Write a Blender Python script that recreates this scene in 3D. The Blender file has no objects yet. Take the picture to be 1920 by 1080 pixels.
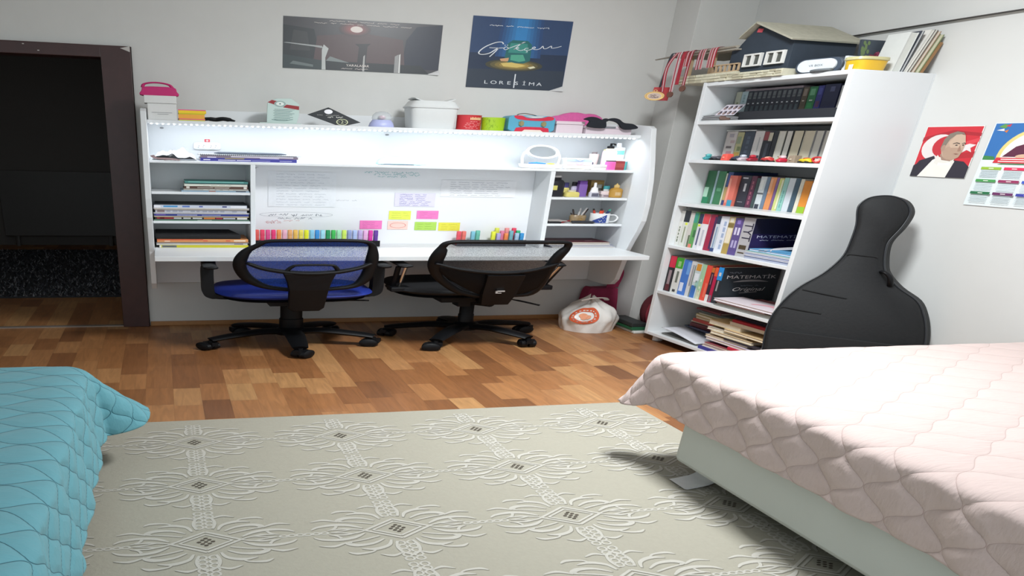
import bpy, bmesh, math, random
from math import sin, cos, pi, radians, sqrt, atan2, hypot
from mathutils import Vector, Matrix
random.seed(7)
SC = bpy.context.scene
COL = SC.collection
# Plan units: everything is drawn on a room plan (x right along the desk wall, y depth with the desk
# wall at y = 3.75, z height).  The real room is long and wide, so one plan unit is 2.587 m in width
# and 1.594 m in depth; heights are in metres.
PX, PY, PZ, YW = 2.5874, 1.5944, 1.0, 3.75
def W(p): return Vector((p[0]*PX, (p[1]-YW)*PY, p[2]*PZ))

# ---------------------------------------------------------------- camera, world, lights, exposure
cam = bpy.data.cameras.new('camera'); camo = bpy.data.objects.new('camera', cam); COL.objects.link(camo)
cam.sensor_width = 36.0; cam.lens = 24.33; cam.shift_x = 0.20635; cam.shift_y = 0.18075
cam.clip_start = 0.05; cam.clip_end = 100
RT = Vector((0.9830832, -0.18150614, 0.02455493)); DN = Vector((-0.05607206, -0.42586842, -0.90304596)); FW = Vector((0.17436555, 0.88639247, -0.42884151))
m = Matrix.Identity(4)
for i in range(3): m[i][0] = RT[i]; m[i][1] = -DN[i]; m[i][2] = -FW[i]
m.translation = W((0, 0, 1.42)); camo.matrix_world = m
SC.camera = camo
wd = bpy.data.worlds.new('world'); SC.world = wd; wd.use_nodes = True
wd.node_tree.nodes['Background'].inputs[0].default_value = (0.86, 0.95, 1.0, 1)
wd.node_tree.nodes['Background'].inputs[1].default_value = 1.1
SC.view_settings.view_transform = 'Standard'; SC.view_settings.look = 'None'
SC.view_settings.exposure = 0.0; SC.view_settings.gamma = 1.0; SC.view_settings.use_curve_mapping = False
def area(name, loc, size, power, color, rot=(0, 0, 0), sy=None, spread=pi):
    l = bpy.data.lights.new(name, 'AREA'); l.energy = power; l.color = color; l.spread = spread
    if sy: l.shape = 'RECTANGLE'; l.size = size; l.size_y = sy
    else: l.shape = 'DISK'; l.size = size
    o = bpy.data.objects.new(name, l); COL.objects.link(o); o.location = loc; o.rotation_euler = rot
    return o
area('ceiling_lamp_light', W((.95, 1.95, 2.97)), 0.8, 142, (0.95, 0.985, 1.0))
# the desk's strip light: a long thin source under the front edge of the top shelf
area('strip_light', W((0.72, 3.494, 1.522)), 3.78, 11.5, (0.88, 0.94, 1.0), (radians(16), 0, 0), 0.02)

area('hall_fill_light', W((-.7, 5.4, 2.9)), 0.4, 2.5, (1.0, 0.97, 0.92))  # added fill that brightens the dark hall; no lamp is known there
# ---------------------------------------------------------------- helpers
def lin(c): return tuple((x/12.92 if x <= .04045 else ((x+.055)/1.055)**2.4) for x in c)
def rgb(r, g, b): return lin((r/255, g/255, b/255))
MATS = {}
def mat(name, col, rough=.6, metal=0, var=.06, scale=40, bump=0, emit=None, alpha=1, trans=0, coat=0, sheen=0, spec=.5):
    """procedural principled material: base colour broken up by noise, optional noise bump"""
    if name in MATS: return MATS[name]
    M = bpy.data.materials.new(name); M.use_nodes = True; nt = M.node_tree; b = nt.nodes['Principled BSDF']
    c = rgb(*col)
    tc = nt.nodes.new('ShaderNodeTexCoord'); nz = nt.nodes.new('ShaderNodeTexNoise'); nz.inputs['Scale'].default_value = scale
    nz.inputs['Detail'].default_value = 3
    nt.links.new(tc.outputs['Object'], nz.inputs['Vector'])
    mx = nt.nodes.new('ShaderNodeMix'); mx.data_type = 'RGBA'
    mx.inputs[6].default_value = (*[x*(1-var) for x in c], 1); mx.inputs[7].default_value = (*[min(1, x*(1+var)) for x in c], 1)
    nt.links.new(nz.outputs['Fac'], mx.inputs[0]); nt.links.new(mx.outputs[2], b.inputs['Base Color'])
    b.inputs['Roughness'].default_value = rough; b.inputs['Specular IOR Level'].default_value = spec; b.inputs['Metallic'].default_value = metal
    b.inputs['Alpha'].default_value = alpha; b.inputs['Transmission Weight'].default_value = trans
    b.inputs['Coat Weight'].default_value = coat; b.inputs['Sheen Weight'].default_value = sheen
    if bump:
        bp = nt.nodes.new('ShaderNodeBump'); bp.inputs['Strength'].default_value = bump; bp.inputs['Distance'].default_value = .01
        nt.links.new(nz.outputs['Fac'], bp.inputs['Height']); nt.links.new(bp.outputs[0], b.inputs['Normal'])
    if emit:
        b.inputs['Emission Color'].default_value = (*c, 1); b.inputs['Emission Strength'].default_value = emit
    MATS[name] = M; return M
def cm(r, g, b, rough=.55): return mat('paint_%d_%d_%d_%d' % (r, g, b, int(rough*100)), (r, g, b), rough, 0, .05, 30)

def sm(t): t = max(0, min(1, t)); return t*t*(3-2*t)
def cr(pts, n=6, closed=True):
    """Catmull-Rom smoothing of a point list"""
    P = [Vector(p) for p in pts]; L = len(P); out = []
    rng = range(L) if closed else range(L-1)
    for i in rng:
        g = lambda k: P[k % L] if closed else P[max(0, min(L-1, k))]
        a, b, c, d = g(i-1), g(i), g(i+1), g(i+2)
        for j in range(n):
            t = j/n
            out.append(.5*((2*b)+(c-a)*t+(2*a-5*b+4*c-d)*t*t+(3*b-a-3*c+d)*t**3))
    if not closed: out.append(P[-1])
    return out
def fr(o, x, y=None, z=None):
    """frame with origin o and axes x, y, z (plan units)"""
    x = Vector(x); z = Vector(z) if z else None; y = Vector(y) if y else None
    if z is None: z = x.cross(y)
    if y is None: y = z.cross(x)
    M = Matrix.Identity(4)
    for i in range(3): M[i][0] = x[i]; M[i][1] = y[i]; M[i][2] = z[i]; M[i][3] = o[i]
    return M
def at(x, y, z, yaw=0, sc=1): return Matrix.Translation((x, y, z)) @ Matrix.Rotation(radians(yaw), 4, 'Z') @ Matrix.Scale(sc, 4)

class MB:
    def __init__(s, M=None): s.v = []; s.f = []; s.m = []; s.M = M or Matrix.Identity(4)
    def add(s, vs, fs, mi=0, M=None):
        k = len(s.v); T = s.M @ M if M else s.M
        s.v += [T @ Vector(v) for v in vs]; s.f += [[k+i for i in f] for f in fs]; s.m += [mi]*len(fs)
        return s
    def box(s, x0, x1, y0, y1, z0, z1, mi=0, M=None):
        v = [(x, y, z) for z in (z0, z1) for y in (y0, y1) for x in (x0, x1)]
        return s.add(v, [(0, 2, 3, 1), (4, 5, 7, 6), (0, 1, 5, 4), (2, 6, 7, 3), (0, 4, 6, 2), (1, 3, 7, 5)], mi, M)
    def quad(s, a, b, c, d, mi=0, M=None): return s.add([a, b, c, d], [(0, 1, 2, 3)], mi, M)
    def tube(s, path, r, n=8, closed=False, mi=0, M=None, flat=1.0, cap=True):
        P = [Vector(p) for p in path]; L = len(P); R = r if isinstance(r, (list, tuple)) else [r]*L
        vs = []; up = None
        for i, p in enumerate(P):
            a = P[(i-1) % L] if (closed or i > 0) else p; b = P[(i+1) % L] if (closed or i < L-1) else p
            t = (b-a)
            t = t.normalized() if t.length > 1e-9 else Vector((0, 0, 1))
            if up is None: up = Vector((0, 0, 1)) if abs(t.z) < .9 else Vector((0, 1, 0))
            x = t.cross(up)
            if x.length < 1e-6: x = t.orthogonal()
            x.normalize(); y = x.cross(t).normalized(); up = y
            for k in range(n):
                q = 2*pi*k/n; vs.append(p + x*(cos(q)*R[i]) + y*(sin(q)*R[i]*flat))
        fs = []
        for i in range(L if closed else L-1):
            for k in range(n):
                a = i*n+k; b = i*n+(k+1) % n; c = ((i+1) % L)*n+(k+1) % n; d = ((i+1) % L)*n+k
                fs.append((a, b, c, d))
        if not closed and cap: fs.append(tuple(range(n))[::-1]); fs.append(tuple((L-1)*n+k for k in range(n)))
        return s.add(vs, fs, mi, M)
    def ribbon(s, path, half, nrm, th, mi=0, M=None):
        """flat band along path: half width along cross(tangent, nrm), thickness th along nrm"""
        P = [Vector(p) for p in path]; L = len(P); N = Vector(nrm).normalized(); vs = []
        H = half if isinstance(half, (list, tuple)) else [half]*L
        for i, p in enumerate(P):
            t = (P[min(i+1, L-1)]-P[max(i-1, 0)]).normalized(); x = t.cross(N).normalized()
            vs += [p-x*H[i], p+x*H[i], p+x*H[i]+N*th, p-x*H[i]+N*th]
        fs = [(0, 1, 2, 3)[::-1], tuple(4*(L-1)+k for k in range(4))]
        for i in range(L-1):
            for k in range(4): fs.append((4*i+k, 4*i+(k+1) % 4, 4*i+4+(k+1) % 4, 4*i+4+k))
        return s.add(vs, fs, mi, M)
    def strip(s, pts, hw, z, mi=0, M=None):
        """flat tapered stroke on the local xy plane at height z"""
        P = [Vector((p[0], p[1], 0)) for p in pts]; L = len(P); vs = []
        H = hw if isinstance(hw, (list, tuple)) else [hw]*L
        for i, p in enumerate(P):
            t = P[min(i+1, L-1)]-P[max(i-1, 0)]; x = Vector((-t.y, t.x, 0))
            if x.length > 1e-9: x.normalize()
            vs += [p-x*H[i]+Vector((0, 0, z)), p+x*H[i]+Vector((0, 0, z))]
        return s.add(vs, [(2*i, 2*i+2, 2*i+3, 2*i+1)[::-1] for i in range(L-1)], mi, M)
    def lathe(s, prof, n=20, mi=0, M=None, sx=1, sy=1, pw=2.0):
        vs = []; L = len(prof)
        def se(q):
            c, d = cos(q), sin(q)
            if pw == 2: return c, d
            return math.copysign(abs(c)**(2/pw), c), math.copysign(abs(d)**(2/pw), d)
        for r, z in prof:
            for k in range(n):
                c, d = se(2*pi*k/n); vs.append((r*c*sx, r*d*sy, z))
        fs = [(i*n+k, i*n+(k+1) % n, (i+1)*n+(k+1) % n, (i+1)*n+k) for i in range(L-1) for k in range(n)]
        fs += [tuple(range(n))[::-1], tuple((L-1)*n+k for k in range(n))]
        return s.add(vs, fs, mi, M)
    def prism(s, out, d0, d1, mi=0, M=None, mside=None):
        """outline in local xy extruded along local z"""
        n = len(out); vs = [(p[0], p[1], d0) for p in out] + [(p[0], p[1], d1) for p in out]
        s.add(vs, [tuple(range(n))[::-1], tuple(range(n, 2*n))], mi, M)
        return s.add(vs, [(i, (i+1) % n, n+(i+1) % n, n+i) for i in range(n)], mi if mside is None else mside, M)
    def face(s, out, z=0, mi=0, M=None): return s.add([(p[0], p[1], z) for p in out], [tuple(range(len(out)))], mi, M)
    def ball(s, c, rx, ry, rz, mi=0, n=14, h=9, M=None):
        vs = []
        for i in range(h+1):
            a = -pi/2+pi*i/h
            for k in range(n): q = 2*pi*k/n; vs.append((c[0]+rx*cos(a)*cos(q), c[1]+ry*cos(a)*sin(q), c[2]+rz*sin(a)))
        return s.add(vs, [(i*n+k, i*n+(k+1) % n, (i+1)*n+(k+1) % n, (i+1)*n+k) for i in range(h) for k in range(n)], mi, M)
    def grid(s, nu, nv, fn, mi=0, M=None, th=0):
        vs = [fn(i/nu, j/nv) for j in range(nv+1) for i in range(nu+1)]; w = nu+1
        return s.add(vs, [(j*w+i, j*w+i+1, (j+1)*w+i+1, (j+1)*w+i) for j in range(nv) for i in range(nu)], mi, M)
    def disc(s, c, r, z, mi=0, M=None, n=14, ry=None):
        return s.face([(c[0]+r*cos(2*pi*k/n), c[1]+(ry or r)*sin(2*pi*k/n)) for k in range(n)], z, mi, M)
    def text(s, txt, size, mi=0, M=None, align='CENTER', stretch=1.0, shear=0):
        cu = bpy.data.curves.new('lettering', 'FONT'); cu.body = txt; cu.size = size; cu.align_x = align; cu.align_y = 'CENTER'; cu.shear = shear
        cu.resolution_u = 3
        o = bpy.data.objects.new('lettering', cu); COL.objects.link(o)
        dg = bpy.context.evaluated_depsgraph_get(); me = bpy.data.meshes.new_from_object(o.evaluated_get(dg))
        vs = [(v.co.x*stretch, v.co.y, 0) for v in me.vertices]; fs = [tuple(p.vertices) for p in me.polygons]
        bpy.data.objects.remove(o); bpy.data.curves.remove(cu); bpy.data.meshes.remove(me)
        return s.add(vs, fs, mi, M)
    def build(s, name, mats, parent=None, origin=None, smooth=None, bevel=0, mods=None):
        """one mesh object; origin = plan point (top-level) or the parent's own origin"""
        if not isinstance(mats, (list, tuple)): mats = [mats]
        if parent is not None: wo = Vector(parent['_o'])
        else: wo = W(origin) if origin else (sum((W(v) for v in s.v), Vector())/len(s.v))
        me = bpy.data.meshes.new(name); me.from_pydata([W(v)-wo for v in s.v], [], s.f)
        for x in mats: me.materials.append(x)
        me.polygons.foreach_set('material_index', s.m)
        bm = bmesh.new(); bm.from_mesh(me); bmesh.ops.remove_doubles(bm, verts=bm.verts, dist=1e-6)
        bmesh.ops.recalc_face_normals(bm, faces=bm.faces); bm.to_mesh(me); bm.free()
        o = bpy.data.objects.new(name, me); COL.objects.link(o); o['_o'] = list(wo)
        if parent is not None: o.parent = parent
        else: o.location = wo
        if smooth is not None:
            me.polygons.foreach_set('use_smooth', [True]*len(me.polygons))
            if smooth < 180: me.set_sharp_from_angle(angle=radians(smooth))
        if bevel:
            b = o.modifiers.new('bevel', 'BEVEL'); b.width = bevel; b.segments = 2; b.limit_method = 'ANGLE'; b.angle_limit = radians(40)
        return o
def tag(o, label=None, cat=None, group=None, kind=None):
    if label: o['label'] = label
    if cat: o['category'] = cat
    if group: o['group'] = group
    if kind: o['kind'] = kind
    return o
def thing(name, loc, label, cat, group=None):
    o = bpy.data.objects.new(name, None); COL.objects.link(o); o.location = W(loc); o['_o'] = list(W(loc)); o.empty_display_size = .05
    return tag(o, label, cat, group)
def struct(o): o['kind'] = 'structure'; return o

# ---------------------------------------------------------------- shared materials
WHITE = mat('white_laminate', (224, 227, 229), .35, 0, .015, 6)
WALLM = mat('wall_paint', (211, 211, 208), .85, 0, .03, 9, .02)
WALLR = mat('wall_paint_right', (208, 209, 207), .85, 0, .02, 7, .02)
CEIL = mat('ceiling_paint', (232, 232, 230), .9, 0, .02)
BLACK = mat('black_plastic', (14, 15, 18), .5, 0, .1, 30, spec=.22)
BLACKF = mat('black_fabric', (20, 22, 26), .85, 0, .25, 160, .15)
CHROME = mat('chrome', (200, 196, 190), .2, 1, .02)
PAPER = mat('paper', (236, 236, 232), .8, 0, .03, 20)
PAGES = mat('book_pages', (222, 214, 196), .85, 0, .12, 120)
INK = mat('grey_ink', (120, 124, 130), .8)
BROWN = mat('dark_wood_stain', (62, 36, 34), .4, 0, .25, 14)

def wood_floor():
    M = bpy.data.materials.new('laminate_floor'); M.use_nodes = True; nt = M.node_tree; b = nt.nodes['Principled BSDF']; L = nt.links.new; N = nt.nodes.new
    tc = N('ShaderNodeTexCoord'); mp = N('ShaderNodeMapping'); mp.inputs['Rotation'].default_value = (0, 0, pi/2)
    L(tc.outputs['Object'], mp.inputs['Vector'])
    sep = N('ShaderNodeSeparateXYZ'); L(tc.outputs['Object'], sep.inputs[0])
    def mth(op, a, bb=None, c=None):
        n = N('ShaderNodeMath'); n.operation = op
        for i, q in enumerate((a, bb, c)):
            if q is None: continue
            if isinstance(q, (int, float)): n.inputs[i].default_value = q
            else: L(q, n.inputs[i])
        return n.outputs[0]
    W_ = .0655*PX; LN = .30*PY
    row = mth('FLOOR', mth('DIVIDE', sep.outputs[0], W_))
    wr = N('ShaderNodeTexWhiteNoise'); wr.noise_dimensions = '1D'; L(row, wr.inputs['W'])
    yy = mth('ADD', mth('DIVIDE', sep.outputs[1], LN), mth('MULTIPLY', wr.outputs[0], 7.3))
    # uneven lengths: warp the running coordinate
    yw = mth('ADD', yy, mth('MULTIPLY', mth('SINE', mth('MULTIPLY', yy, 2.1)), .33))
    blk = mth('FLOOR', yw)
    cb = N('ShaderNodeCombineXYZ'); L(row, cb.inputs[0]); L(blk, cb.inputs[1])
    wn = N('ShaderNodeTexWhiteNoise'); wn.noise_dimensions = '2D'; L(cb.outputs[0], wn.inputs['Vector'])
    rp = N('ShaderNodeValToRGB'); L(wn.outputs[0], rp.inputs[0]); e = rp.color_ramp.elements
    e[0].position = 0; e[0].color = (*rgb(126, 82, 50), 1); e[1].position = 1; e[1].color = (*rgb(186, 140, 92), 1)
    for p, c in ((.25, (143, 94, 56)), (.5, (162, 110, 67)), (.75, (175, 124, 79))):
        k = e.new(p); k.color = (*rgb(*c), 1)
    # grain
    mp2 = N('ShaderNodeMapping'); mp2.inputs['Scale'].default_value = (10, 1.2, 1); L(tc.outputs['Object'], mp2.inputs['Vector'])
    add = N('ShaderNodeVectorMath'); add.operation = 'ADD'; L(mp2.outputs[0], add.inputs[0]); L(wn.outputs['Color'], add.inputs[1])
    nz = N('ShaderNodeTexNoise'); nz.inputs['Scale'].default_value = 2.6; nz.inputs['Detail'].default_value = 6; nz.inputs['Distortion'].default_value = 1.2; L(add.outputs[0], nz.inputs['Vector'])
    mr = N('ShaderNodeMapRange'); mr.inputs[1].default_value = .3; mr.inputs[2].default_value = .7; mr.inputs[3].default_value = .8; mr.inputs[4].default_value = 1.12; L(nz.outputs[0], mr.inputs[0])
    # seams
    fx = mth('ABSOLUTE', mth('SUBTRACT', mth('FRACT', mth('DIVIDE', sep.outputs[0], W_)), .5))
    fy = mth('ABSOLUTE', mth('SUBTRACT', mth('FRACT', yw), .5))
    sx = mth('GREATER_THAN', fx, .492); sy = mth('GREATER_THAN', fy, .493)
    seam = mth('SUBTRACT', 1.0, mth('MULTIPLY', mth('MAXIMUM', sx, sy), .22))
    mul = mth('MULTIPLY', mr.outputs[0], seam)
    vm = N('ShaderNodeVectorMath'); vm.operation = 'SCALE'; L(rp.outputs[0], vm.inputs[0]); L(mul, vm.inputs['Scale'])
    L(vm.outputs[0], b.inputs['Base Color']); b.inputs['Roughness'].default_value = .42
    return M
FLOOR = wood_floor()

# ---------------------------------------------------------------- the room
struct(MB().box(-3.2, 2.6, -.6, 7.2, -.05, 0).build('floor', FLOOR, origin=(0, 3.75, 0)))
struct(MB().box(-2.6, 1.95, -.1, 3.9, 3.0, 3.08).build('ceiling', CEIL, origin=(0, 2, 3.0)))
ZT = 3.0
b = MB(); b.box(-.062, 1.95, 3.75, 3.87, 0, ZT); b.box(-.98, -.062, 3.75, 3.87, 2.028, ZT); b.box(-2.6, -.98, 3.75, 3.87, 0, ZT)
struct(b.build('wall_back', WALLM, origin=(0.6, 3.75, 0)))
struct(MB().box(1.80, 1.95, -.1, 3.75, 0, ZT).build('wall_right', WALLR, origin=(1.8, 2, 0)))
struct(MB().box(1.602, 1.80, 3.565, 3.75, 0, ZT).build('wall_corner', WALLM, origin=(1.7, 3.6, 0), bevel=.004))
struct(MB().box(-2.7, -2.6, -.1, 3.75, 0, ZT).build('wall_left', WALLM, origin=(-2.6, 2, 0)))
SK = mat('skirting_wood', (168, 120, 74), .45, 0, .15, 20)
struct(MB().box(-.06, 1.602, 3.738, 3.75, 0, .036).build('baseboard_back', SK, origin=(.7, 3.74, 0), bevel=.004))
struct(MB().box(1.788, 1.80, -.1, 3.565, 0, .036).build('baseboard_right', SK, origin=(1.79, 1.8, 0), bevel=.004))
# door opening with its dark stained frame
b = MB(); b.box(-.146, -.064, 3.722, 3.748, 0, 2.026, 0); b.box(-.985, -.9, 3.722, 3.748, 0, 2.026); b.box(-.9, -.146, 3.722, 3.748, 1.95, 2.026)
b.box(-.128, -.064, 3.7485, 3.875, 0, 1.96); b.box(-.985, -.92, 3.7485, 3.875, 0, 1.96); b.box(-.92, -.128, 3.7485, 3.875, 1.955, 2.02)
d = struct(b.build('door_1', BROWN, origin=(-.5, 3.75, 0), bevel=.004))
SC_ = MB(); SC_.prism([(-.092, 2.012), (-.066, 1.99), (-.066, 2.026)], 0, .0015, 0, fr((0, 3.7205, 0), (1, 0, 0), (0, 0, 1)))
SC_.box(-.35, -.345, 3.7195, 3.7215, 2.008, 2.013); SC_.box(-.312, -.307, 3.7195, 3.7215, 1.972, 1.977)
SC_.build('bare_patch', mat('chipped_veneer', (196, 192, 188), .7), d)
MB().box(-.92, -.128, 3.74, 3.768, 0, .008).build('threshold_strip', mat('threshold_metal', (150, 140, 132), .4, .4), d)
# hallway beyond the door
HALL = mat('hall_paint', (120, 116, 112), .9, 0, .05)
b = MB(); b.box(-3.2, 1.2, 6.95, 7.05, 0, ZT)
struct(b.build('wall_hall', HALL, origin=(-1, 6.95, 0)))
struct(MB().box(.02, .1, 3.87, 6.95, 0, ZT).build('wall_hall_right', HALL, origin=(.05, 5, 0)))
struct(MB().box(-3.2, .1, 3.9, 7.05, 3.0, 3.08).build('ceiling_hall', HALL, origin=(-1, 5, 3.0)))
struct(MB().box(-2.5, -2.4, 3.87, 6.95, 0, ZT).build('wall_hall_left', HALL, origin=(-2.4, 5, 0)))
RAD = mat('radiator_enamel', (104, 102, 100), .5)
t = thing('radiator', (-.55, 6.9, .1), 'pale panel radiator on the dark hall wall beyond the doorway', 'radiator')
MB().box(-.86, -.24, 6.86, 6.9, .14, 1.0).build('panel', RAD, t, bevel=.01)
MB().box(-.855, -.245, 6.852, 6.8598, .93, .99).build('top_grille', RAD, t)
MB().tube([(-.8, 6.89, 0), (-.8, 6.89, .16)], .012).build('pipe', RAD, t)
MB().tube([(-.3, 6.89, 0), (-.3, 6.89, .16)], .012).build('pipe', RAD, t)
# shaggy hall rug
random.seed(3); b = MB(); b.box(-1.9, -.06, 4.52, 6.55, 0, .02)
for i in range(9000):
    x = random.uniform(-1.5, -.065); y = 4.5+2.0*random.random()**1.3; a = random.uniform(0, 2*pi); l = random.uniform(.01, .028); z = random.uniform(.03, .06); w = .0035
    b.add([(x-w, y, .018), (x+w, y, .018), (x+cos(a)*l*.6, y+sin(a)*l-.01, z)], [(0, 1, 2)], random.choice((0, 0, 1, 2)))
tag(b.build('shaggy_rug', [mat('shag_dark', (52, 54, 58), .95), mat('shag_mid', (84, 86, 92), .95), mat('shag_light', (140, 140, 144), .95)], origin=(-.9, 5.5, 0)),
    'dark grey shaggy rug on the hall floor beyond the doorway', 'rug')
# wire clipped along the right wall
b = MB(); b.tube(cr([(1.793, .2, 2.176), (1.793, 1.2, 2.178), (1.793, 2.3, 2.176), (1.793, 2.9, 2.172), (1.793, 3.56, 2.165)], 6, False), .0042, 6)
tag(b.build('cable', mat('dark_cable', (62, 60, 58), .6), origin=(1.793, 2, 2.17), smooth=180), 'thin dark cable running along the white right wall above the bookcase', 'cable')
# ceiling lamp (its light is set above)
t = thing('ceiling_lamp', (.95, 1.95, 3.0), 'round white ceiling lamp in the middle of the room', 'lamp')
b = MB(at(.95, 1.95, 0)); b.lathe([(.02, 3.0), (.18, 2.998), (.185, 2.982), (.18, 2.978)], 24, sx=1/PX*2, sy=1/PY*2); b.build('base', WHITE, t, smooth=40)

# ---------------------------------------------------------------- study desk with hutch
desk = thing('study_desk', (.72, 3.5, 0), 'long white study desk with hutch shelves and whiteboard on the back wall', 'desk')
PROF = [(3.728, 1.637), (3.60, 1.632), (3.455, 1.618), (3.43, 1.60), (3.419, 1.529), (3.387, 1.377), (3.362, 1.223), (3.348, 1.047), (3.352, .924), (3.375, .839),
        (3.408, .745), (3.43, .673), (3.438, .594), (3.45, .52), (3.468, .43), (3.50, .382), (3.55, .366), (3.64, .362), (3.728, .361)]
for x0, x1 in ((-.0455, -.03), (1.472, 1.490)):
    b = MB(); b.prism(PROF, x0, x1, 0, fr((0, 0, 0), (0, 1, 0), (0, 0, 1), (1, 0, 0))); b.build('side_panel', WHITE, desk, bevel=.003)
MB().box(-.0455, 1.49, 3.729, 3.749, .361, 1.637).build('back_panel', WHITE, desk, bevel=.002)
MB().box(-.0295, 1.4715, 3.50, 3.7285, 1.531, 1.553).build('top_shelf', WHITE, desk, bevel=.002)
MB().box(-.0295, 1.4715, 3.50, 3.7285, 1.275, 1.293).build('middle_shelf', WHITE, desk, bevel=.002)
b = MB(); b.prism([(-.0295, 3.215), (-.0295, 3.7285), (1.4715, 3.7285), (1.4715, 3.43), (1.468, 3.215)], .652, .685); b.build('worktop', WHITE, desk, bevel=.003)
for x0, x1 in ((.2535, .2675), (1.19, 1.205)):
    MB().box(x0, x1, 3.50, 3.7285, .6855, 1.2745).build('divider', WHITE, desk, bevel=.002)
for z in (1.064, .860):
    MB().box(-.0295, .253, 3.505, 3.7285, z, z+.018).build('small_shelf', WHITE, desk, bevel=.002)
    MB().box(1.2055, 1.4715, 3.505, 3.7285, z, z+.018).build('small_shelf', WHITE, desk, bevel=.002)
for x, z in ((.01, 1.512), (.695, 1.512)):
    MB().tube([(x, 3.7285, z-.005), (x, 3.722, z-.005)], .006, 10).build('screw_cap', mat('screw_grey', (120, 122, 124), .4, .5), desk)
# whiteboard panel with hand writing on it
b = MB(); b.box(.268, 1.1895, 3.660, 3.674, .6855, 1.2745)
WB = mat('whiteboard', (238, 240, 243), .18, 0, .008, 5)
FB = fr((0, 3.6597, 0), (1, 0, 0), (0, 0, 1))          # drawing frame: x along the wall, y up
def squiggle(b, x0, x1, z, h, seed, w=.0011, mi=1, slope=0, dens=.0065, M=None, zz=.0003):
    """one line of handwriting: words of small loops"""
    r = random.Random(seed); x = x0; M = M or FB
    while x < x1-.012:
        n = r.randint(3, 7); pts = []
        for i in range(n*3):
            if x > x1: break
            pts.append((x, z+slope*(x-x0)+h*r.uniform(-.5, .5)*(1.6 if r.random() < .12 else 1))); x += dens*.33*r.uniform(.6, 1.4)
        if len(pts) > 2: b.strip(pts, w, zz, mi, M)
        x += dens*1.1
squiggle(b, .62, .80, 1.233, .014, 1, mi=2); squiggle(b, .65, .80, 1.218, .014, 2, mi=2); squiggle(b, .66, .76, 1.202, .012, 3, mi=2)
b.strip([(.408+.115*cos(a), .908+.02*sin(a)) for a in [2*pi*i/40 for i in range(41)]], .0006, .0003, 1, FB)
squiggle(b, .32, .49, .906, .016, 4); squiggle(b, .35, .46, .880, .013, 5); squiggle(b, .315, .42, .856, .013, 6, w=.0008, mi=3, slope=.08); squiggle(b, .31, .36, .846, .013, 7, mi=3)
squiggle(b, .271, .29, 1.248, .012, 9); squiggle(b, .40, .60, 1.02, .01, 12, w=.0005)
b.build('whiteboard', [WB, mat('marker_grey', (140, 146, 156), .7), mat('marker_teal', (150, 196, 196), .7), mat('marker_red', (206, 128, 128), .7)], desk)
# strip light under the front edge of the top shelf
strip = thing('led_strip', (.72, 3.505, 1.53), 'white dotted light strip under the front edge of the desk top shelf', 'light strip')
MB().box(-.025, 1.465, 3.5005, 3.512, 1.5285, 1.5308).build('tape', mat('strip_tape', (235, 238, 240), .5), strip)
LED = mat('led_glow', (235, 244, 255), .4, emit=6)
db = MB(); db.box(-.0035, .0035, -.004, .004, -.0035, 0); d0 = None
for i in range(96):
    x = -.018+i*.01545
    if d0 is None:
        b = MB(); b.box(x-.0028, x+.0028, 3.4985, 3.5075, 1.5245, 1.5284); d0 = b.build('diode', LED, strip)
    else:
        c = d0.copy(); COL.objects.link(c); c.parent = strip; c.location = (i*.01545*PX, 0, 0)

# ---------------------------------------------------------------- office chairs
def netting(name, col, a0, a1):
    M = mat(name, col, .85, 0, .12, 200, spec=.08); nt = M.node_tree; bs = nt.nodes['Principled BSDF']
    tc = nt.nodes.new('ShaderNodeTexCoord'); nz = nt.nodes.new('ShaderNodeTexNoise'); nz.inputs['Scale'].default_value = 240; nz.inputs['Detail'].default_value = 1
    mp = nt.nodes.new('ShaderNodeMapping'); mp.inputs['Scale'].default_value = (.5, 1, 1); nt.links.new(tc.outputs['Object'], mp.inputs[0]); nt.links.new(mp.outputs[0], nz.inputs[0])
    mr = nt.nodes.new('ShaderNodeMapRange'); mr.inputs[1].default_value = .4; mr.inputs[2].default_value = .62; mr.inputs[3].default_value = a0; mr.inputs[4].default_value = a1
    nt.links.new(nz.outputs[0], mr.inputs[0]); nt.links.new(mr.outputs[0], bs.inputs['Alpha']); return M
def chair_base(t, M, a0, R, zc, hubr):
    """five-spoke base with twin casters, and the gas column"""
    b = MB(M); b.lathe([(.034, .075), (.046, .08), (.048, .12), (.036, .135), (hubr, .14), (hubr, .20), (hubr*.92, .205), (hubr*.92, .30), (hubr*.75, .31), (hubr*.75, zc)], 18)
    b.build('gas_column', BLACK, t, smooth=40)
    for k in range(5):
        q = radians(a0+72*k); d = Vector((cos(q), sin(q), 0)); s = Vector((-sin(q), cos(q), 0))
        path = [d*.03+Vector((0, 0, .105)), d*.10+Vector((0, 0, .112)), d*.18+Vector((0, 0, .098)), d*(R-.03)+Vector((0, 0, .086)), d*R+Vector((0, 0, .076))]
        b = MB(M); b.tube(cr(path, 4, False), [.034-.011*i/16 for i in range(17)], 10, flat=.7); leg = b.build('base_spoke', BLACK, t, smooth=60)
        c = MB(M); e = d*R
        r2 = radians(a0+72*k+50+37*k); ax = Vector((cos(r2), sin(r2), 0)); tr = Vector((-sin(r2), cos(r2), 0))*.012
        for sg in (-1, 1):
            p = e+tr+Vector((0, 0, .0305)); c.tube([p+ax*sg*.003, p+ax*sg*.006, p+ax*sg*.023, p+ax*sg*.028], [.027, .0305, .0295, .018], 16)
        c.tube([e+Vector((0, 0, .072)), e+Vector((0, 0, .035))], .008, 8); c.box(-.011, .011, -.022, .022, .034, .062, 0, Matrix.Translation(e) @ Matrix.Rotation(r2, 4, 'Z'))
        c.build('caster', BLACK, t, smooth=40)

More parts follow.
